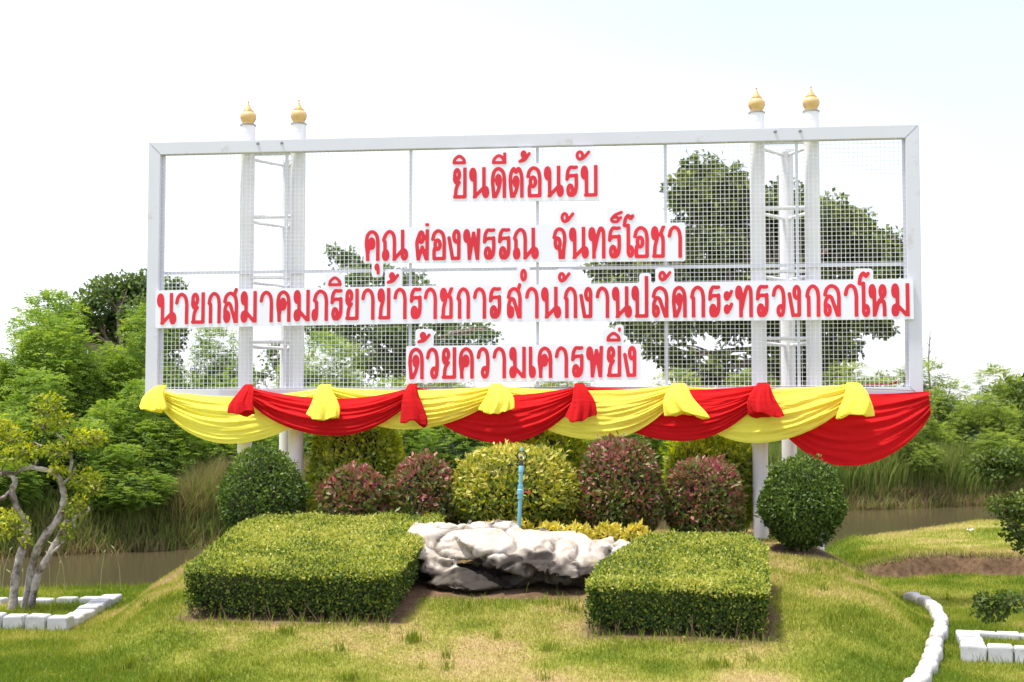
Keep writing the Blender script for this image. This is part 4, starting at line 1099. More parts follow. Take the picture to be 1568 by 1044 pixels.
for i, a in enumerate(yel):
    me = swag_mesh('swag', a[0], a[1], a[2] - 2.0, a[3] - 2.0, a[4], a[5], a[6], a[7], a[8], a[9], 31 + i, peak=a[10])
    link('swag', me, M['yellow_cloth'], yb)
for i, a in enumerate(redl):
    me = swag_mesh('swag', a[0], a[1], a[2] - 2.0, a[3] - 2.0, a[4], a[5], a[6], a[7], a[8], a[9], 61 + i, peak=a[10])
    link('swag', me, M['red_cloth'], rb)
for i, (s, w, h, tl, fl) in enumerate([(-4.26, 0.33, 0.30, -0.25, 1.0), (-2.23, 0.35, 0.39, 0.0, 1.05), (-0.25, 0.38, 0.32, 0.05, 1.0), (1.78, 0.42, 0.37, 0.25, 1.05), (3.70, 0.40, 0.37, 0.02, 1.0)]):
    o = link('knot', knot_mesh('knot', w, h, 5 + i, tl, fl), M['yellow_cloth'], yb); o.location = (s, -0.29 if i else -0.14, 0.465)
for i, (s, w, h, tl, fl) in enumerate([(-3.17, 0.31, 0.34, -0.05, 1.0), (-1.22, 0.29, 0.45, 0.05, 1.0), (0.70, 0.31, 0.40, -0.02, 1.0), (2.70, 0.36, 0.37, 0.06, 1.0)]):
    o = link('knot', knot_mesh('knot', w, h, 25 + i, tl, fl), M['red_cloth'], rb); o.location = (s, -0.29, 0.465)
MB().tube([(3.86, 0.09, 0.445), (4.0, 0.09, 0.452), (4.15, 0.09, 0.455), (4.22, 0.085, 0.47), (4.25, 0.08, 0.50)], [0.006, 0.010, 0.008, 0.016, 0.006], 6).build('tail', M['red_cloth'], rb, smooth=True)

# ------------------------------------------------------------------ clipped shrubs
def shrub(name, label, x, y, r, zc, rz, L, Wd, n, leafm, pw=2.4, tip=0.35, group=None, cat='shrub', ry=None, rough=0.05, seed=0):
    z0 = float(terrain(x, y))
    o = empty(name, (x, y, z0), 0, label, cat, group)
    ry = ry or r
    d = rand_dirs(n)
    k = 1.0 / (np.abs(d) ** pw).sum(1) ** (1 / pw)
    lump = 1 + rough * np.sin(d[:, 0] * 4 + seed) * np.cos(d[:, 1] * 5 + seed * 2) + rough * np.sin(d[:, 2] * 6 + seed)
    depth = 1 - 0.16 * rng.uniform(0, 1, n) ** 1.8 + rng.normal(0, 0.022, n) + 0.07 * (rng.uniform(0, 1, n) < 0.025)
    bare = np.sin(d[:, 0] * 7 + seed * 3.1) * np.sin(d[:, 1] * 6 + seed) * np.sin(d[:, 2] * 8 + seed * 1.7)
    depth = depth - 0.10 * (bare > 0.55) * rng.uniform(0, 1, n)
    sh = unit(np.random.default_rng(900 + seed).normal(0, 1, (22, 3)) + np.array([0, 0, 0.5]))
    near_ = (d @ sh.T).max(1)
    depth = depth + 0.13 * (near_ > 0.9975) * rng.uniform(0.2, 1, n)
    Pu = d * (k * lump * depth)[:, None]
    P = Pu * np.array([r, ry, rz]) + np.array([0, 0, zc - z0])
    keep = P[:, 2] > -0.02
    P, d, depth = P[keep], d[keep], depth[keep]; n = len(P)
    nrm = unit(d / np.array([r, ry, rz]))
    N = unit(nrm + rand_dirs(n) * 0.75)
    D = unit(np.cross(N, rand_dirs(n)) + nrm * 0.55 + np.array([0, 0, 0.25]))
    lv = leaf_arrays(P, D, N, L * rng.uniform(0.6, 1.3, n), Wd * rng.uniform(0.7, 1.25, n))
    # young tips at the clipped top are paler or redder; inner leaves are older
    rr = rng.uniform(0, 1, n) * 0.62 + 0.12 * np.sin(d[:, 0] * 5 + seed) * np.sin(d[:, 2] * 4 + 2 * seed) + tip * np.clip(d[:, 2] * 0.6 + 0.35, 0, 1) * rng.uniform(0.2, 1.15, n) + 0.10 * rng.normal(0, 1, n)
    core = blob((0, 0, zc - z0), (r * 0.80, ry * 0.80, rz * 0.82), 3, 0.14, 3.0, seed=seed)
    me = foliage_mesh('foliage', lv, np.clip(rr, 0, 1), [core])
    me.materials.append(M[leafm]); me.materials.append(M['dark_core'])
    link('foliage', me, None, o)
    if cat == 'plant': return o
    mb = MB()
    for i in range(7):
        a = i * 0.9 + seed
        mb.tube([(0.05 * math.cos(a), 0.05 * math.sin(a), -0.08), (0.3 * r * math.cos(a), 0.3 * r * math.sin(a), 0.15), (0.62 * r * math.cos(a + .2), 0.62 * r * math.sin(a + .2), max(0.3, zc - z0 - rz * 0.2))], [0.018, 0.014, 0.008], 6)
    mb.build('stems', M['wood'], o, smooth=True)
    return o

shrub('ball_shrub', 'dark green clipped ball shrub at the foot of the left sign columns', -2.67, 15.25, 0.425, 1.18, 0.55, 0.042, 0.024, 13000, 'ball_leaf', 2.3, 0.25, 'clipped shrubs under the sign', seed=1)
shrub('ball_shrub', 'dark green clipped ball shrub beside the right sign columns', 3.10, 15.30, 0.425, 1.155, 0.455, 0.042, 0.024, 13000, 'ball_leaf', 2.08, 0.20, 'clipped shrubs under the sign', seed=2)
shrub('tall_shrub', 'tall yellow green clipped shrub behind the two small reddish shrubs', -1.86, 17.1, 0.54, 1.38, 0.80, 0.080, 0.036, 11000, 'tall_leaf', 2.5, 0.42, 'clipped shrubs under the sign', seed=3)
shrub('tall_shrub', 'tall dark leaved shrub behind the big golden shrub', 0.30, 16.9, 0.58, 1.36, 0.70, 0.080, 0.036, 11000, 'tall_leaf', 2.4, 0.36, 'clipped shrubs under the sign', seed=4)
shrub('tall_shrub', 'tall yellow green shrub behind the rightmost reddish shrub', 2.36, 16.75, 0.53, 1.32, 0.60, 0.080, 0.036, 11000, 'tall_leaf', 2.4, 0.52, 'clipped shrubs under the sign', seed=5)
shrub('red_shrub', 'small reddish croton shrub, leftmost of the four red ones', -1.68, 15.15, 0.33, 1.13, 0.42, 0.075, 0.042, 3600, 'red_leaf', 2.3, 0.42, 'clipped shrubs under the sign', seed=6)
shrub('red_shrub', 'reddish shrub just left of the big golden shrub', -0.95, 15.25, 0.35, 1.16, 0.48, 0.068, 0.036, 4600, 'red_leaf', 2.5, 0.42, 'clipped shrubs under the sign', seed=7)
shrub('golden_shrub', 'big rounded golden green shrub in the centre behind the sprinkler', 0.03, 15.30, 0.65, 1.24, 0.49, 0.070, 0.034, 11000, 'gold_leaf', 2.5, 0.52, 'clipped shrubs under the sign', seed=8)
shrub('red_shrub', 'largest reddish pink shrub, right of the golden shrub', 1.15, 15.25, 0.435, 1.25, 0.555, 0.068, 0.036, 7500, 'red_leaf', 2.3, 0.42, 'clipped shrubs under the sign', seed=9)
shrub('red_shrub', 'pink tipped red shrub left of the right sign column', 2.06, 15.3, 0.375, 1.16, 0.445, 0.068, 0.036, 5600, 'red_leaf', 2.3, 0.45, 'clipped shrubs under the sign', seed=10)

# yellow bedding plants behind the rock
for i, (x, y, r, lab) in enumerate([(-0.18, 14.55, 0.13, 'small yellow leaved plant left of the blue pipe'), (0.10, 14.5, 0.10, 'small yellow leaved plant right beside the blue pipe'), (0.38, 14.45, 0.15, 'yellow leaved plant behind the middle dip of the rock'),
                                    (0.64, 14.4, 0.16, 'brightest yellow leaved plant behind the rock dip'), (0.98, 14.5, 0.15, 'yellow leaved plant behind the right horn of the rock'), (1.25, 14.45, 0.14, 'rightmost yellow leaved plant behind the rock end')]):
    zt = float(terrain(x, y))
    shrub('yellow_plant', lab, x, y, r, zt + 0.22, 0.19, 0.075, 0.04, 520, 'bed_leaf', 2.4, 0.4, 'yellow bedding plants behind the rock', 'plant', seed=20 + i)

# ------------------------------------------------------------------ hedges
def hedge(name, label, poly, h, n_top, n_side, seed):
    cx = sum(p[0] for p in poly) / len(poly); cy = sum(p[1] for p in poly) / len(poly)
    z0 = float(terrain(cx, cy)); o = empty(name, (cx, cy, z0), 0, label, 'hedge', 'clipped hedges in front of the sign')
    xs_, ys_ = [p[0] for p in poly], [p[1] for p in poly]
    px, py = rng.uniform(min(xs_), max(xs_), n_top * 2), rng.uniform(min(ys_), max(ys_), n_top * 2)
    sd = poly_dist(poly, px, py); k = sd < 0.01; px, py, sd = px[k][:n_top], py[k][:n_top], sd[k][:n_top]
    rim = sstep(-0.07, 0.0, sd) * 0.035
    pz = terrain(px, py) + h - rim + 0.05 * (fbm(px, py, 1.6, seed) - 0.5) + 0.022 * (fbm(px, py, 4, seed) - 0.5) * 2 - 0.045 * rng.uniform(0, 1, len(px)) ** 2
    pz = pz + (rng.uniform(0, 1, len(px)) < 0.03) * rng.uniform(0.01, 0.045, len(px))
    P1 = np.stack([px, py, pz], 1); n1 = len(P1)
    N1 = unit(rand_dirs(n1) * 0.9 + np.array([0, 0, 0.8])); D1 = unit(np.cross(N1, rand_dirs(n1)) + np.array([0, 0, 0.55]))
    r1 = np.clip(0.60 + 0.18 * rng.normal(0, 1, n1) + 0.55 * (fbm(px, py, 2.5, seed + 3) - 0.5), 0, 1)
    # sides
    e_ = [(poly[i], poly[(i + 1) % len(poly)]) for i in range(len(poly))]
    ln = np.array([math.dist(a, b_) for a, b_ in e_]); ch = rng.choice(len(e_), n_side, p=ln / ln.sum())
    A = np.array([e_[i][0] for i in ch]); B = np.array([e_[i][1] for i in ch]); t = rng.uniform(0, 1, n_side)[:, None]
    q = A + (B - A) * t; ed = unit(B - A); out = np.stack([ed[:, 1], -ed[:, 0]], 1)
    f = rng.uniform(0, 1, n_side) ** 0.75
    thin = rng.uniform(0, 1, n_side) < sstep(0.0, 0.26, f) * 0.92 + 0.08
    inset = 0.06 * (1 - f) - 0.03 * np.abs(rng.normal(0, 1, n_side)) * -1
    wav = 0.05 * (fbm(q[:, 0] + q[:, 1], f * 1.5, 3.0, seed + 7) - 0.5)
    q2 = q - out * (inset + wav + 0.02)[:, None]
    P2 = np.stack([q2[:, 0], q2[:, 1], terrain(q[:, 0], q[:, 1]) + f * (h - 0.02)], 1)[thin]
    out3 = np.concatenate([out, np.zeros((n_side, 1))], 1)[thin]; n2 = len(P2); f = f[thin]
    N2 = unit(out3 + rand_dirs(n2) * 0.7 + np.array([0, 0, 0.25])); D2 = unit(np.cross(N2, rand_dirs(n2)) + out3 * 0.4 + np.array([0, 0, 0.1]))
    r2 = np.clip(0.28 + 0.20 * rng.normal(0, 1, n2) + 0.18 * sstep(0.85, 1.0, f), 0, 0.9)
    P = np.concatenate([P1, P2]) - np.array([cx, cy, z0]); n = len(P)
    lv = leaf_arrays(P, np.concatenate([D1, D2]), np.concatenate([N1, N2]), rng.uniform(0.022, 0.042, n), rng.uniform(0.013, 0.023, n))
    # inner mass of twigs, set back from the clipped faces
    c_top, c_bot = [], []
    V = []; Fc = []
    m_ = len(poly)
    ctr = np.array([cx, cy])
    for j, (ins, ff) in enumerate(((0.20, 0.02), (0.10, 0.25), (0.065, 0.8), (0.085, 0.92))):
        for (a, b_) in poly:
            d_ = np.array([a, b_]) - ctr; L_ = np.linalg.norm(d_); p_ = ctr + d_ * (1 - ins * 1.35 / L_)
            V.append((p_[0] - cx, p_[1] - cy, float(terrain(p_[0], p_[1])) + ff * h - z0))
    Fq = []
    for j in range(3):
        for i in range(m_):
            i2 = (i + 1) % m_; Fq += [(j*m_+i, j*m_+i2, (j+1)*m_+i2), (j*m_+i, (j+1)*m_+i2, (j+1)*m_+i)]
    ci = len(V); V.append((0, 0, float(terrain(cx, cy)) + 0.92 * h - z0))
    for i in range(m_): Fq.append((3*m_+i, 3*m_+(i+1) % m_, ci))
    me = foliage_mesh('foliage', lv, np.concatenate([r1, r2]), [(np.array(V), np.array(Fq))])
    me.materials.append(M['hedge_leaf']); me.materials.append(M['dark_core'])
    link('foliage', me, None, o)
    mb = MB()
    for i in range(110):
        k = rng.choice(len(e_), p=ln / ln.sum()); a, b_ = np.array(e_[k][0]), np.array(e_[k][1]); t_ = rng.uniform()
        p_ = a + (b_ - a) * t_; dd = (b_ - a) / np.linalg.norm(b_ - a); ou = np.array([dd[1], -dd[0]]); p_ = p_ - ou * rng.uniform(0.04, 0.14)
        z_ = float(terrain(p_[0], p_[1])); lean = dd * rng.normal(0, 0.05) + ou * rng.uniform(-0.02, 0.05)
        mb.tube([(p_[0] - cx, p_[1] - cy, z_ - z0 - 0.03), (p_[0] + lean[0] - cx, p_[1] + lean[1] - cy, z_ - z0 + rng.uniform(0.06, 0.2))], [0.006, 0.003], 4, False)
    tag(mb.build('stems', M['twig'], o), kind='stuff')
    return o
M['twig'] = simple_mat('dry_twig', (0.20, 0.13, 0.075), 0.9, var=0.4, scale=20)
hedge('clipped_hedge', 'low flat topped box hedge left of the rock', HEDGE_L, 0.45, 38000, 25000, 3)
hedge('clipped_hedge', 'low flat topped box hedge right of the rock', HEDGE_R, 0.43, 25000, 22000, 4)

# ------------------------------------------------------------------ rock
def rock():
    bx, by = 0.02, 13.75
    z0 = float(terrain(bx, by)) - 0.02
    o = empty('limestone_rock', (bx, by, z0), 0, 'long pale weathered limestone boulder lying between the two hedges', 'rock')
    # overhanging slabs on a set-back foot: (centre, radii, tilt along x, tilt along y)
    # angular overhanging slabs on a set-back foot: (centre, radii, tilt along x, tilt along y)
    lumps = [((-0.58, 0.14, 0.47), (0.48, 0.42, 0.17), -0.02, 0.28), ((-0.88, 0.24, 0.49), (0.20, 0.18, 0.09), 0.0, 0.1), ((-0.24, 0.05, 0.44), (0.42, 0.50, 0.15), -0.05, 0.34), ((0.10, 0.06, 0.36), (0.56, 0.52, 0.17), -0.14, 0.42), ((0.46, 0.02, 0.29), (0.55, 0.50, 0.17), -0.16, 0.40),
             ((0.72, 0.10, 0.22), (0.40, 0.44, 0.15), 0.05, 0.3), ((0.95, 0.26, 0.36), (0.32, 0.24, 0.11), 0.08, 0.1), ((1.14, 0.30, 0.35), (0.20, 0.18, 0.06), -0.25, 0.0), ((-0.50, -0.22, 0.08), (0.46, 0.24, 0.11), -0.12, 0.25), ((-0.76, -0.12, 0.17), (0.16, 0.14, 0.10), 0, 0.2),
             ((-0.05, 0.26, 0.08), (1.02, 0.30, 0.26), 0.0, 0.0), ((0.5, 0.16, 0.0), (0.55, 0.34, 0.16), 0, 0), ((-0.1, -0.02, 0.0), (0.55, 0.28, 0.12), 0, 0)]
    V = []; F = []; off = 0
    for i, (c, r, tl, ty_) in enumerate(lumps):
        g = np.random.default_rng(40 + i)
        pts = unit(g.normal(0, 1, (15, 3))) * g.uniform(0.9, 1.22, (15, 1)) * np.array(r)
        bm = bmesh.new()
        for p in pts: bm.verts.new(p)
        bmesh.ops.convex_hull(bm, input=bm.verts[:])
        bm.verts.ensure_lookup_table()
        for v in [v for v in bm.verts if not v.link_faces]: bm.verts.remove(v)
        bmesh.ops.triangulate(bm, faces=bm.faces[:]); bm.verts.index_update()
        cv = np.array([v.co[:] for v in bm.verts]); cf = np.array([[v.index for v in f.verts] for f in bm.faces]); bm.free()
        cv[:, 2] += cv[:, 1] * ty_ + cv[:, 0] * tl
        V.append(cv + np.array(c) * np.array([1, 1, 0.93])); F.append(cf + off); off += len(cv)
    me0 = mesh_np('rock_base', np.concatenate(V), [np.concatenate(F)])
    tmp = bpy.data.objects.new('tmp_rock', me0); col.objects.link(tmp)
    md = tmp.modifiers.new('r', 'REMESH'); md.mode = 'VOXEL'; md.voxel_size = 0.021
    dg = bpy.context.evaluated_depsgraph_get(); ev = tmp.evaluated_get(dg)
    me = bpy.data.meshes.new_from_object(ev)
    bpy.data.objects.remove(tmp); bpy.data.meshes.remove(me0)
    me.name = 'rock'
    nv = len(me.vertices); co = np.zeros(nv * 3); me.vertices.foreach_get('co', co); co = co.reshape(-1, 3)
    nm = np.array([v.normal[:] for v in me.vertices])
    out = np.zeros(nv)
    for i in range(nv):
        p = Vector(co[i]); q = Vector((p.x, p.y, p.z * 1.6))
        out[i] = 0.010 * mnoise.noise(q * 3.0) - 0.05 * max(0, 0.14 - abs(mnoise.noise(q * 2.2 + Vector((4, 1, 2))))) / 0.14 - 0.022 * max(0, 0.12 - abs(mnoise.noise(q * 5.5 + Vector((1, 7, 2))))) / 0.12 + 0.006 * mnoise.noise(q * 9) + 0.005 * mnoise.noise(q * 21) + 0.003 * mnoise.noise(q * 44)
    co += nm * out[:, None]
    me.vertices.foreach_set('co', co.ravel()); me.update(); me.shade_smooth()
    m, n, l, b = new_mat('weathered_limestone')
    tc = n.new('ShaderNodeTexCoord'); no = n.new('ShaderNodeTexNoise'); no.inputs['Scale'].default_value = 5; no.inputs['Detail'].default_value = 10; no.inputs['Roughness'].default_value = 0.65
    l.new(tc.outputs['Object'], no.inputs['Vector'])
    r = n.new('ShaderNodeValToRGB'); r.color_ramp.elements[0].position = 0.3; r.color_ramp.elements[0].color = (0.29, 0.235, 0.175, 1); r.color_ramp.elements[1].position = 0.62; r.color_ramp.elements[1].color = (0.56, 0.50, 0.43, 1)
    l.new(no.outputs['Fac'], r.inputs['Fac'])
    n2 = n.new('ShaderNodeTexNoise'); n2.inputs['Scale'].default_value = 2.6; n2.inputs['Detail'].default_value = 9; n2.inputs['Roughness'].default_value = 0.7
    l.new(tc.outputs['Object'], n2.inputs['Vector'])
    r2 = n.new('ShaderNodeValToRGB'); r2.color_ramp.elements[0].position = 0.53; r2.color_ramp.elements[0].color = (0, 0, 0, 1); r2.color_ramp.elements[1].position = 0.62; r2.color_ramp.elements[1].color = (1, 1, 1, 1)
    l.new(n2.outputs['Fac'], r2.inputs['Fac'])
    # black weathering stain plus painted shade: low front and lips darkened, back left pale
    ge = n.new('ShaderNodeAttribute'); ge.attribute_name = 'crust_shade'
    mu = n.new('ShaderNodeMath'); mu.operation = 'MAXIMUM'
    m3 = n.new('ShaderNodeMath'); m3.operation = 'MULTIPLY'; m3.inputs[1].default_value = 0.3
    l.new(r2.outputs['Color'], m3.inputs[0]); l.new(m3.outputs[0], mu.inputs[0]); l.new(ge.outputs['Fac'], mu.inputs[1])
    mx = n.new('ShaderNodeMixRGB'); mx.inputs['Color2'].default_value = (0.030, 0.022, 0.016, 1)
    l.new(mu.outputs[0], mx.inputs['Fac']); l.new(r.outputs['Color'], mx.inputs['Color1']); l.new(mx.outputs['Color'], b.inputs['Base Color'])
    b.inputs['Roughness'].default_value = 0.9
    bp = n.new('ShaderNodeBump'); bp.inputs['Strength'].default_value = 0.6; bp.inputs['Distance'].default_value = 0.02
    l.new(no.outputs['Fac'], bp.inputs['Height']); l.new(bp.outputs[0], b.inputs['Normal'])
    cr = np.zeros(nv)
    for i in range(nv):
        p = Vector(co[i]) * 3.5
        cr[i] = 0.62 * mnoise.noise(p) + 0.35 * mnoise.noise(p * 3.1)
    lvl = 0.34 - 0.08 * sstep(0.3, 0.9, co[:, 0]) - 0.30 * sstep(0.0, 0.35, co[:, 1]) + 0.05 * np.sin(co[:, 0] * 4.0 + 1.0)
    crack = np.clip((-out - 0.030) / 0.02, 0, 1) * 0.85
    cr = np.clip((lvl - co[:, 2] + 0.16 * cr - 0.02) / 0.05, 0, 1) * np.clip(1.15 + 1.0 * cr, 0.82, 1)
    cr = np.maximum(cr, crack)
    at = me.attributes.new('crust_shade', 'FLOAT', 'POINT'); at.data.foreach_set('value', cr.astype(np.float32))
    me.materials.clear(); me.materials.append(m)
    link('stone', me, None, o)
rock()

# ------------------------------------------------------------------ sprinkler
gz = float(terrain(0.055, 14.42))
sp = empty('sprinkler', (0.055, 14.42, gz), 0, 'light blue plastic pipe with black ring sprinkler head behind the rock', 'sprinkler')
sp.rotation_euler = (0, R(2.2), 0)
H0 = 1.74 - gz
MB().tube([(0, 0, -0.1), (0, 0, H0 - 0.16)], 0.021, 14).build('pipe', M['pvc'], sp, smooth=True, angle=50)
hz = H0 - 0.42
MB().lathe([(0.026, -0.07), (0.029, -0.068), (0.029, -0.03), (0.036, -0.022), (0.036, 0.022), (0.029, 0.03), (0.029, 0.07), (0.026, 0.072)], 16).build('valve', M['pvc'], sp, (0, 0, hz), smooth=True, angle=40)
MB().box(0.034, 0.10, -0.008, 0.008, -0.006, 0.012).box(0.088, 0.10, -0.012, 0.012, -0.010, 0.02).build('valve_handle', M['red_plastic'], sp, (0, 0, hz), smooth=False)
MB().lathe([(0.024, -0.06), (0.027, -0.058), (0.027, 0.0), (0.024, 0.004)], 16).build('coupling', M['pvc'], sp, (0, 0, H0 - 0.16), smooth=True, angle=40)
hd = MB().lathe([(0.020, 0.0), (0.020, 0.04), (0.013, 0.05), (0.010, 0.06)], 14).build('head', M['black_plastic'], sp, (0, 0, H0 - 0.157), smooth=True, angle=40)
ring = [(0.048 * math.cos(t), 0, 0.10 + 0.052 * math.sin(t)) for t in np.linspace(0, 2 * math.pi, 25)]
MB().tube(ring, 0.0065, 8, False).build('ring', M['black_plastic'], hd, smooth=True)
MB().tube([(-0.02, 0, 0.085), (0.0, 0, 0.13), (0.018, 0, 0.08)], 0.008, 6).build('spinner', M['steel'], hd, smooth=True)
MB().lathe([(0.010, 0.148), (0.013, 0.15), (0.013, 0.185), (0.009, 0.19)], 12).build('cap', M['pvc'], hd, smooth=True, angle=40)

# ------------------------------------------------------------------ whitewashed block planters
def block_mesh(seed, a=0.2):
    bm = bmesh.new(); bmesh.ops.create_cube(bm, size=a)
    g = random.Random(seed)
    for v in bm.verts: v.co += Vector((g.uniform(-1, 1), g.uniform(-1, 1), g.uniform(-1, 1))) * 0.005; v.co.z += a / 2
    bmesh.ops.bevel(bm, geom=bm.edges[:], offset=0.009, segments=2, affect='EDGES')
    me = bpy.data.meshes.new('block'); bm.to_mesh(me); bm.free(); me.materials.append(M['block']); return me
BLK = [block_mesh(i) for i in range(4)]
def planter(label, rows, origin):
    o = empty('block_planter', (origin[0], origin[1], float(terrain(*origin))), 0, label, 'planter', 'whitewashed block planters')
    for (x0, y0, x1, y1, n, dz) in rows:
        ang = math.atan2(y1 - y0, x1 - x0)
        for i in range(n):
            t = i / max(1, n - 1); x = x0 + (x1 - x0) * t; y = y0 + (y1 - y0) * t
            b_ = link('block', BLK[(i * 7 + n) % 4], None, o)
            b_.location = (x - origin[0], y - origin[1], float(terrain(x, y)) - float(terrain(*origin)) - 0.012 + dz + random.uniform(-0.008, 0.004))
            b_.rotation_euler = (random.uniform(-.02, .02), random.uniform(-.02, .02), ang + random.uniform(-.04, .04) + (math.pi / 2) * random.randint(0, 3))
planter('square of whitewashed concrete blocks around the left topiary tree', [(-5.96, 14.12, -4.44, 14.12, 8, -0.05), (-4.42, 14.40, -4.50, 16.1, 8, -0.10), (-4.74, 16.15, -5.8, 16.15, 5, -0.13)], (-5.3, 15.1))
planter('square of whitewashed concrete blocks by the right edge', [(3.92, 12.22, 4.74, 11.98, 5, -0.05), (4.00, 12.45, 4.24, 13.38, 5, -0.10), (4.45, 13.52, 5.05, 13.36, 4, -0.13)], (4.65, 12.8))

# ------------------------------------------------------------------ whitewashed stone kerb round the mound
def stone_mesh(seed):
    g = np.random.default_rng(seed); nu, nv = 20, 12; V = []
    for j in range(nv + 1):
        ph = -math.pi / 2 + math.pi * j / nv
        for i in range(nu):
            th = 2 * math.pi * i / nu
            sp_ = lambda c, e_: math.copysign(abs(c) ** e_, c)
            x = sp_(math.cos(ph), .75) * sp_(math.cos(th), .75) * 0.160; y = sp_(math.cos(ph), .6) * sp_(math.sin(th), .6) * 0.070; z = sp_(math.sin(ph), .6) * 0.065
            k = 1 + 0.10 * mnoise.noise(Vector((x * 9 + seed * 3, y * 9, z * 9)))
            V.append((x * k, y * k, z * k))
    F = [(j*nu+i, j*nu+(i+1) % nu, (j+1)*nu+(i+1) % nu, (j+1)*nu+i) for j in range(nv) for i in range(nu)]
    me = mesh_py('stone', V, F, True); me.materials.append(M['kerb_stone']); return me
STN = [stone_mesh(i) for i in range(5)]
kerb = empty('stone_kerb', (4.2, 14.3, 0), 0, 'curved row of rounded whitewashed stones edging the mound on the right', 'kerb')
kx = [2.62, 3.13, 3.46, 3.92, 4.21, 4.37, 4.53, 4.58, 4.50]; ky = [10.0, 11.05, 11.9, 13.2, 14.1, 14.7, 15.4, 16.0, 16.5]
dd = np.concatenate([[0], np.cumsum(np.hypot(np.diff(kx), np.diff(ky)))])
sd_ = 0.0; i = 0
while sd_ < dd[-1]:
    x = float(np.interp(sd_, dd, kx)); y = float(np.interp(sd_, dd, ky)); x2 = float(np.interp(sd_ + 0.1, dd, kx)); y2 = float(np.interp(sd_ + 0.1, dd, ky))
    q = link('stone', STN[i % 5], None, kerb)
    q.location = (x - 4.2 + random.uniform(-.012, .012), y - 14.3, float(terrain(x, y)) + 0.035 + random.uniform(-.012, .012))
    q.rotation_euler = (random.uniform(-.06, .06), random.uniform(-.06, .06), math.atan2(y2 - y, x2 - x) + random.uniform(-.08, .08) + (math.pi if i % 2 else 0))
    sc_ = random.uniform(0.9, 1.08); q.scale = (sc_, random.uniform(0.92, 1.1), random.uniform(0.9, 1.1)); sd_ += 0.305 * sc_; i += 1

# ------------------------------------------------------------------ topiary trees
def topiary(name, label, base, stems, pads, leafm, L, Wd, per, bark, ps=0.88):
    z0 = float(terrain(*base)); o = empty(name, (base[0], base[1], z0), 0, label, 'tree', 'topiary trees in planters')
    mb = MB()
    for pts, r0, r1 in stems:
        P_ = [Vector((p[0] - base[0], p[1] - base[1], p[2] - z0)) for p in pts]
        sm_ = catmull([tuple(p) for p in P_], 5); n = len(sm_)
        rad = [0.60 * (r0 + (r1 - r0) * (i / (n - 1))) * (1 + 0.13 * math.sin(i * 1.7) + 0.08 * math.sin(i * 3.1)) for i in range(n)]
        mb.tube([tuple(p) for p in sm_], rad, 9)
    mb.build('trunk', M[bark], o, smooth=True)
    cl = [(p[0] - base[0], p[1] - base[1], p[2] - z0, p[3] * ps, p[4] * ps, p[5] * ps) for p in pads]
    lv, r = clump_leaves(cl, per, L, Wd, up=0.5, shell=0.75)
    me = foliage_mesh('crown', lv, r, None); me.materials.append(M[leafm])
    link('crown', me, None, o)
    mb = MB()
    for c in cl:
        for k in range(7):
            a = random.uniform(0, 6.28)
            mb.tube([(c[0], c[1], c[2] - c[5] * .6), (c[0] + c[3] * .7 * math.cos(a), c[1] + c[4] * .7 * math.sin(a), c[2] + c[5] * random.uniform(-.3, .6))], [0.009, 0.004], 5)
    tag(mb.build('twigs', M['wood'], o), kind='stuff')
    return o
def W(px, py, D, dx=0.0):
    """point at depth D seen at (px, py) in the survey photograph's measure"""
    return ((px - 784) / 2178.0 * D + dx, D, 2.0 + (650 - py) / 2178.0 * D)
D0 = 15.5
st_l = [([W(26, 940, D0), W(30, 880, D0), W(40, 835, D0 + .05), W(46, 808, D0 + .1), W(30, 778, D0), W(22, 752, D0 - .05), W(26, 735, D0 - .05), W(14, 724, D0), W(-4, 728, D0 + .1)], 0.085, 0.036),
        ([W(44, 940, D0 + .1), W(54, 870, D0 + .1), W(66, 830, D0), W(92, 795, D0 + .05), W(101, 765, D0 + .1), W(97, 742, D0 + .1), W(86, 724, D0), W(60, 717, D0 - .05), W(44, 716, D0), W(20, 726, D0)], 0.080, 0.032),
        ([W(52, 940, D0 - .05), W(62, 885, D0 - .05), W(80, 848, D0 - .1), W(96, 818, D0 - .1), W(107, 795, D0 - .1)], 0.075, 0.045),
        ([W(78, 850, D0 - .1), W(92, 838, D0 - .15), W(104, 826, D0 - .15)], 0.03, 0.015),
        ([W(118, 806, D0 - .1), W(116, 797, D0 - .1), W(124, 788, D0 - .1), W(139, 781, D0 - .1), W(138, 775, D0 - .1)], 0.022, 0.018),
        ([W(97, 742, D0 + .1), W(112, 728, D0 + .1), W(118, 715, D0 + .1)], 0.03, 0.015),
        ([W(112, 710, D0 + .05), W(109, 690, D0), W(98, 673, D0), W(88, 664, D0 - .05)], 0.030, 0.020),
        ([W(108, 728, D0 + .05), W(112, 710, D0 + .05)], 0.03, 0.03),
        ([W(56, 718, D0), W(57, 706, D0 - .05), W(58, 703, D0 - .05)], 0.022, 0.02),
        ([W(20, 752, D0), W(6, 763, D0 - .1), W(-6, 770, D0 - .1)], 0.04, 0.03),
        ([W(52, 677, D0), W(66, 683, D0 - .05)], 0.02, 0.02), ([W(6, 727, D0), W(7, 715, D0), W(14, 712, D0)], 0.016, 0.010)]
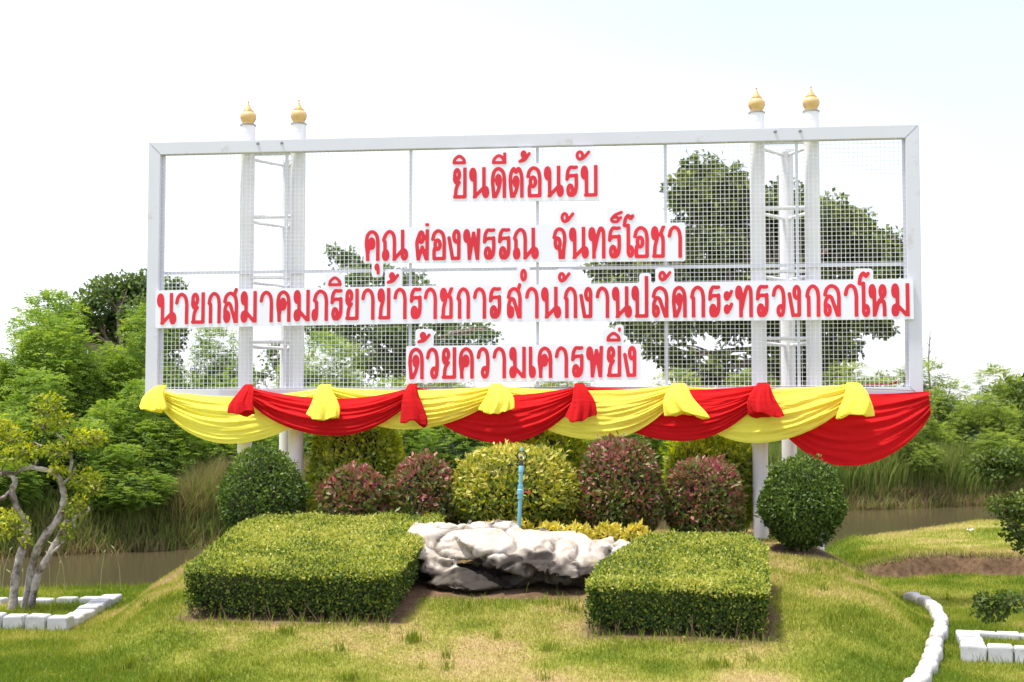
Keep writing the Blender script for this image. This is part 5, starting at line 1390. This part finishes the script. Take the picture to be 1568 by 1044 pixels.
pd_l = [(*W(74, 622, D0 - .05), .20, .20, .16), (*W(95, 645, D0), .16, .18, .11), (*W(66, 650, D0 + .1), .15, .17, .12), (*W(132, 672, D0 + .1), .24, .22, .12), (*W(150, 668, D0 + .05), .13, .14, .09), (*W(20, 668, D0 + .1), .26, .24, .12), (*W(-5, 650, D0), .18, .2, .12), (*W(18, 698, D0 - .1), .28, .24, .14), (*W(48, 690, D0), .16, .2, .10),
        (*W(88, 690, D0 - .1), .18, .2, .12), (*W(90, 720, D0 - .1), .12, .14, .10), (*W(130, 735, D0 + .05), .20, .2, .15), (*W(145, 745, D0), .13, .15, .16), (*W(120, 775, D0 - .1), .15, .16, .15), (*W(108, 812, D0 - .15), .10, .1, .10), (*W(28, 800, D0 - .2), .17, .18, .12), (*W(5, 812, D0 - .2), .14, .16, .11), (*W(44, 826, D0 - .2), .08, .1, .06), (*W(15, 790, D0 - .1), .12, .12, .1)]
topiary('topiary_tree', 'crooked pale trunked topiary tree with yellow green pads at the left edge', (W(40, 936, D0)[0], D0), st_l, pd_l, 'topiary_leaf', 0.050, 0.028, 3300, 'pale_bark')
D1 = 12.6
st_r = [([W(1580, 1010, D1), W(1572, 960, D1), W(1564, 920, D1), W(1572, 880, D1), W(1590, 840, D1), W(1582, 780, D1), W(1596, 720, D1), W(1590, 640, D1)], 0.055, 0.03),
        ([W(1564, 918, D1), W(1545, 914, D1 - .1), W(1515, 916, D1 - .15)], 0.03, 0.012), ([W(1588, 830, D1), W(1560, 812, D1 - .05), W(1535, 785, D1 - .1)], 0.03, 0.012), ([W(1592, 720, D1), W(1560, 712, D1 + .05), W(1520, 712, D1 + .1)], 0.026, 0.012), ([W(1590, 660, D1), W(1580, 620, D1)], 0.025, 0.012)]
pd_r = [(*W(1502, 706, D1 + .1), .15, .16, .085), (*W(1535, 703, D1 + .1), .16, .17, .085), (*W(1528, 730, D1 + .05), .13, .14, .08), (*W(1568, 710, D1), .15, .16, .09), (*W(1530, 775, D1 - .1), .12, .14, .08), (*W(1560, 772, D1 - .1), .14, .16, .10), (*W(1552, 805, D1 - .1), .12, .14, .12), (*W(1572, 830, D1 - .05), .12, .14, .10), (*W(1508, 930, D1 - .1), .13, .14, .09), (*W(1535, 918, D1 - .15), .13, .14, .07), (*W(1500, 918, D1 - .1), .08, .1, .06), (*W(1578, 600, D1), .14, .15, .14), (*W(1590, 650, D1), .13, .14, .1)]
topiary('topiary_tree', 'dark green topiary tree with flat pads cut off by the right edge', (W(1580, 990, D1)[0], D1), st_r, pd_r, 'topiary_dark', 0.048, 0.028, 6000, 'wood', 1.12)

# ------------------------------------------------------------------ litter
def scrap(x, y, s, label, seed):
    g = random.Random(seed); V = []; F = []; nn = 5
    for j in range(nn):
        for i in range(nn): V.append(((i / (nn-1) - .5) * s + g.uniform(-.1, .1) * s, (j / (nn-1) - .5) * s * .7, g.uniform(0, .35) * s))
    for j in range(nn - 1):
        for i in range(nn - 1): F.append((j*nn+i, j*nn+i+1, (j+1)*nn+i+1, (j+1)*nn+i))
    o = link('paper_scrap', mesh_py('paper_scrap', V, F), M['paper'], None, (x, y, float(terrain(x, y)) + 0.012)); tag(o, label, 'litter')
# fallen leaves and clippings round the hedges and shrubs
nl = 900
lx = np.concatenate([rng.uniform(-3.1, 2.6, nl // 2), rng.uniform(-4, 4, nl - nl // 2)]); ly = np.concatenate([rng.uniform(11.4, 12.6, nl // 2), rng.uniform(10.2, 15.0, nl - nl // 2)])
kk = (poly_dist(HEDGE_L, lx, ly) > 0.03) & (poly_dist(HEDGE_R, lx, ly) > 0.03); lx, ly = lx[kk], ly[kk]; nl = len(lx)
lN = unit(rand_dirs(nl) * 0.5 + np.array([0, 0, 1.0])); lD = np.cross(lN, rand_dirs(nl))
me = foliage_mesh('fallen_leaves', leaf_arrays(np.stack([lx, ly, terrain(lx, ly) + rng.uniform(0.005, 0.03, nl)], 1), lD, lN, rng.uniform(0.02, 0.05, nl), rng.uniform(0.012, 0.028, nl)), rng.uniform(0, 1, nl))
me.materials.append(M['dry_grass'])
tag(link('fallen_leaves', me), 'withered leaves and clippings scattered over the lawn', 'leaves', kind='stuff')
scrap(7.25, 22.6, 0.11, 'crumpled white scrap lying on the old spoil heap', 1)
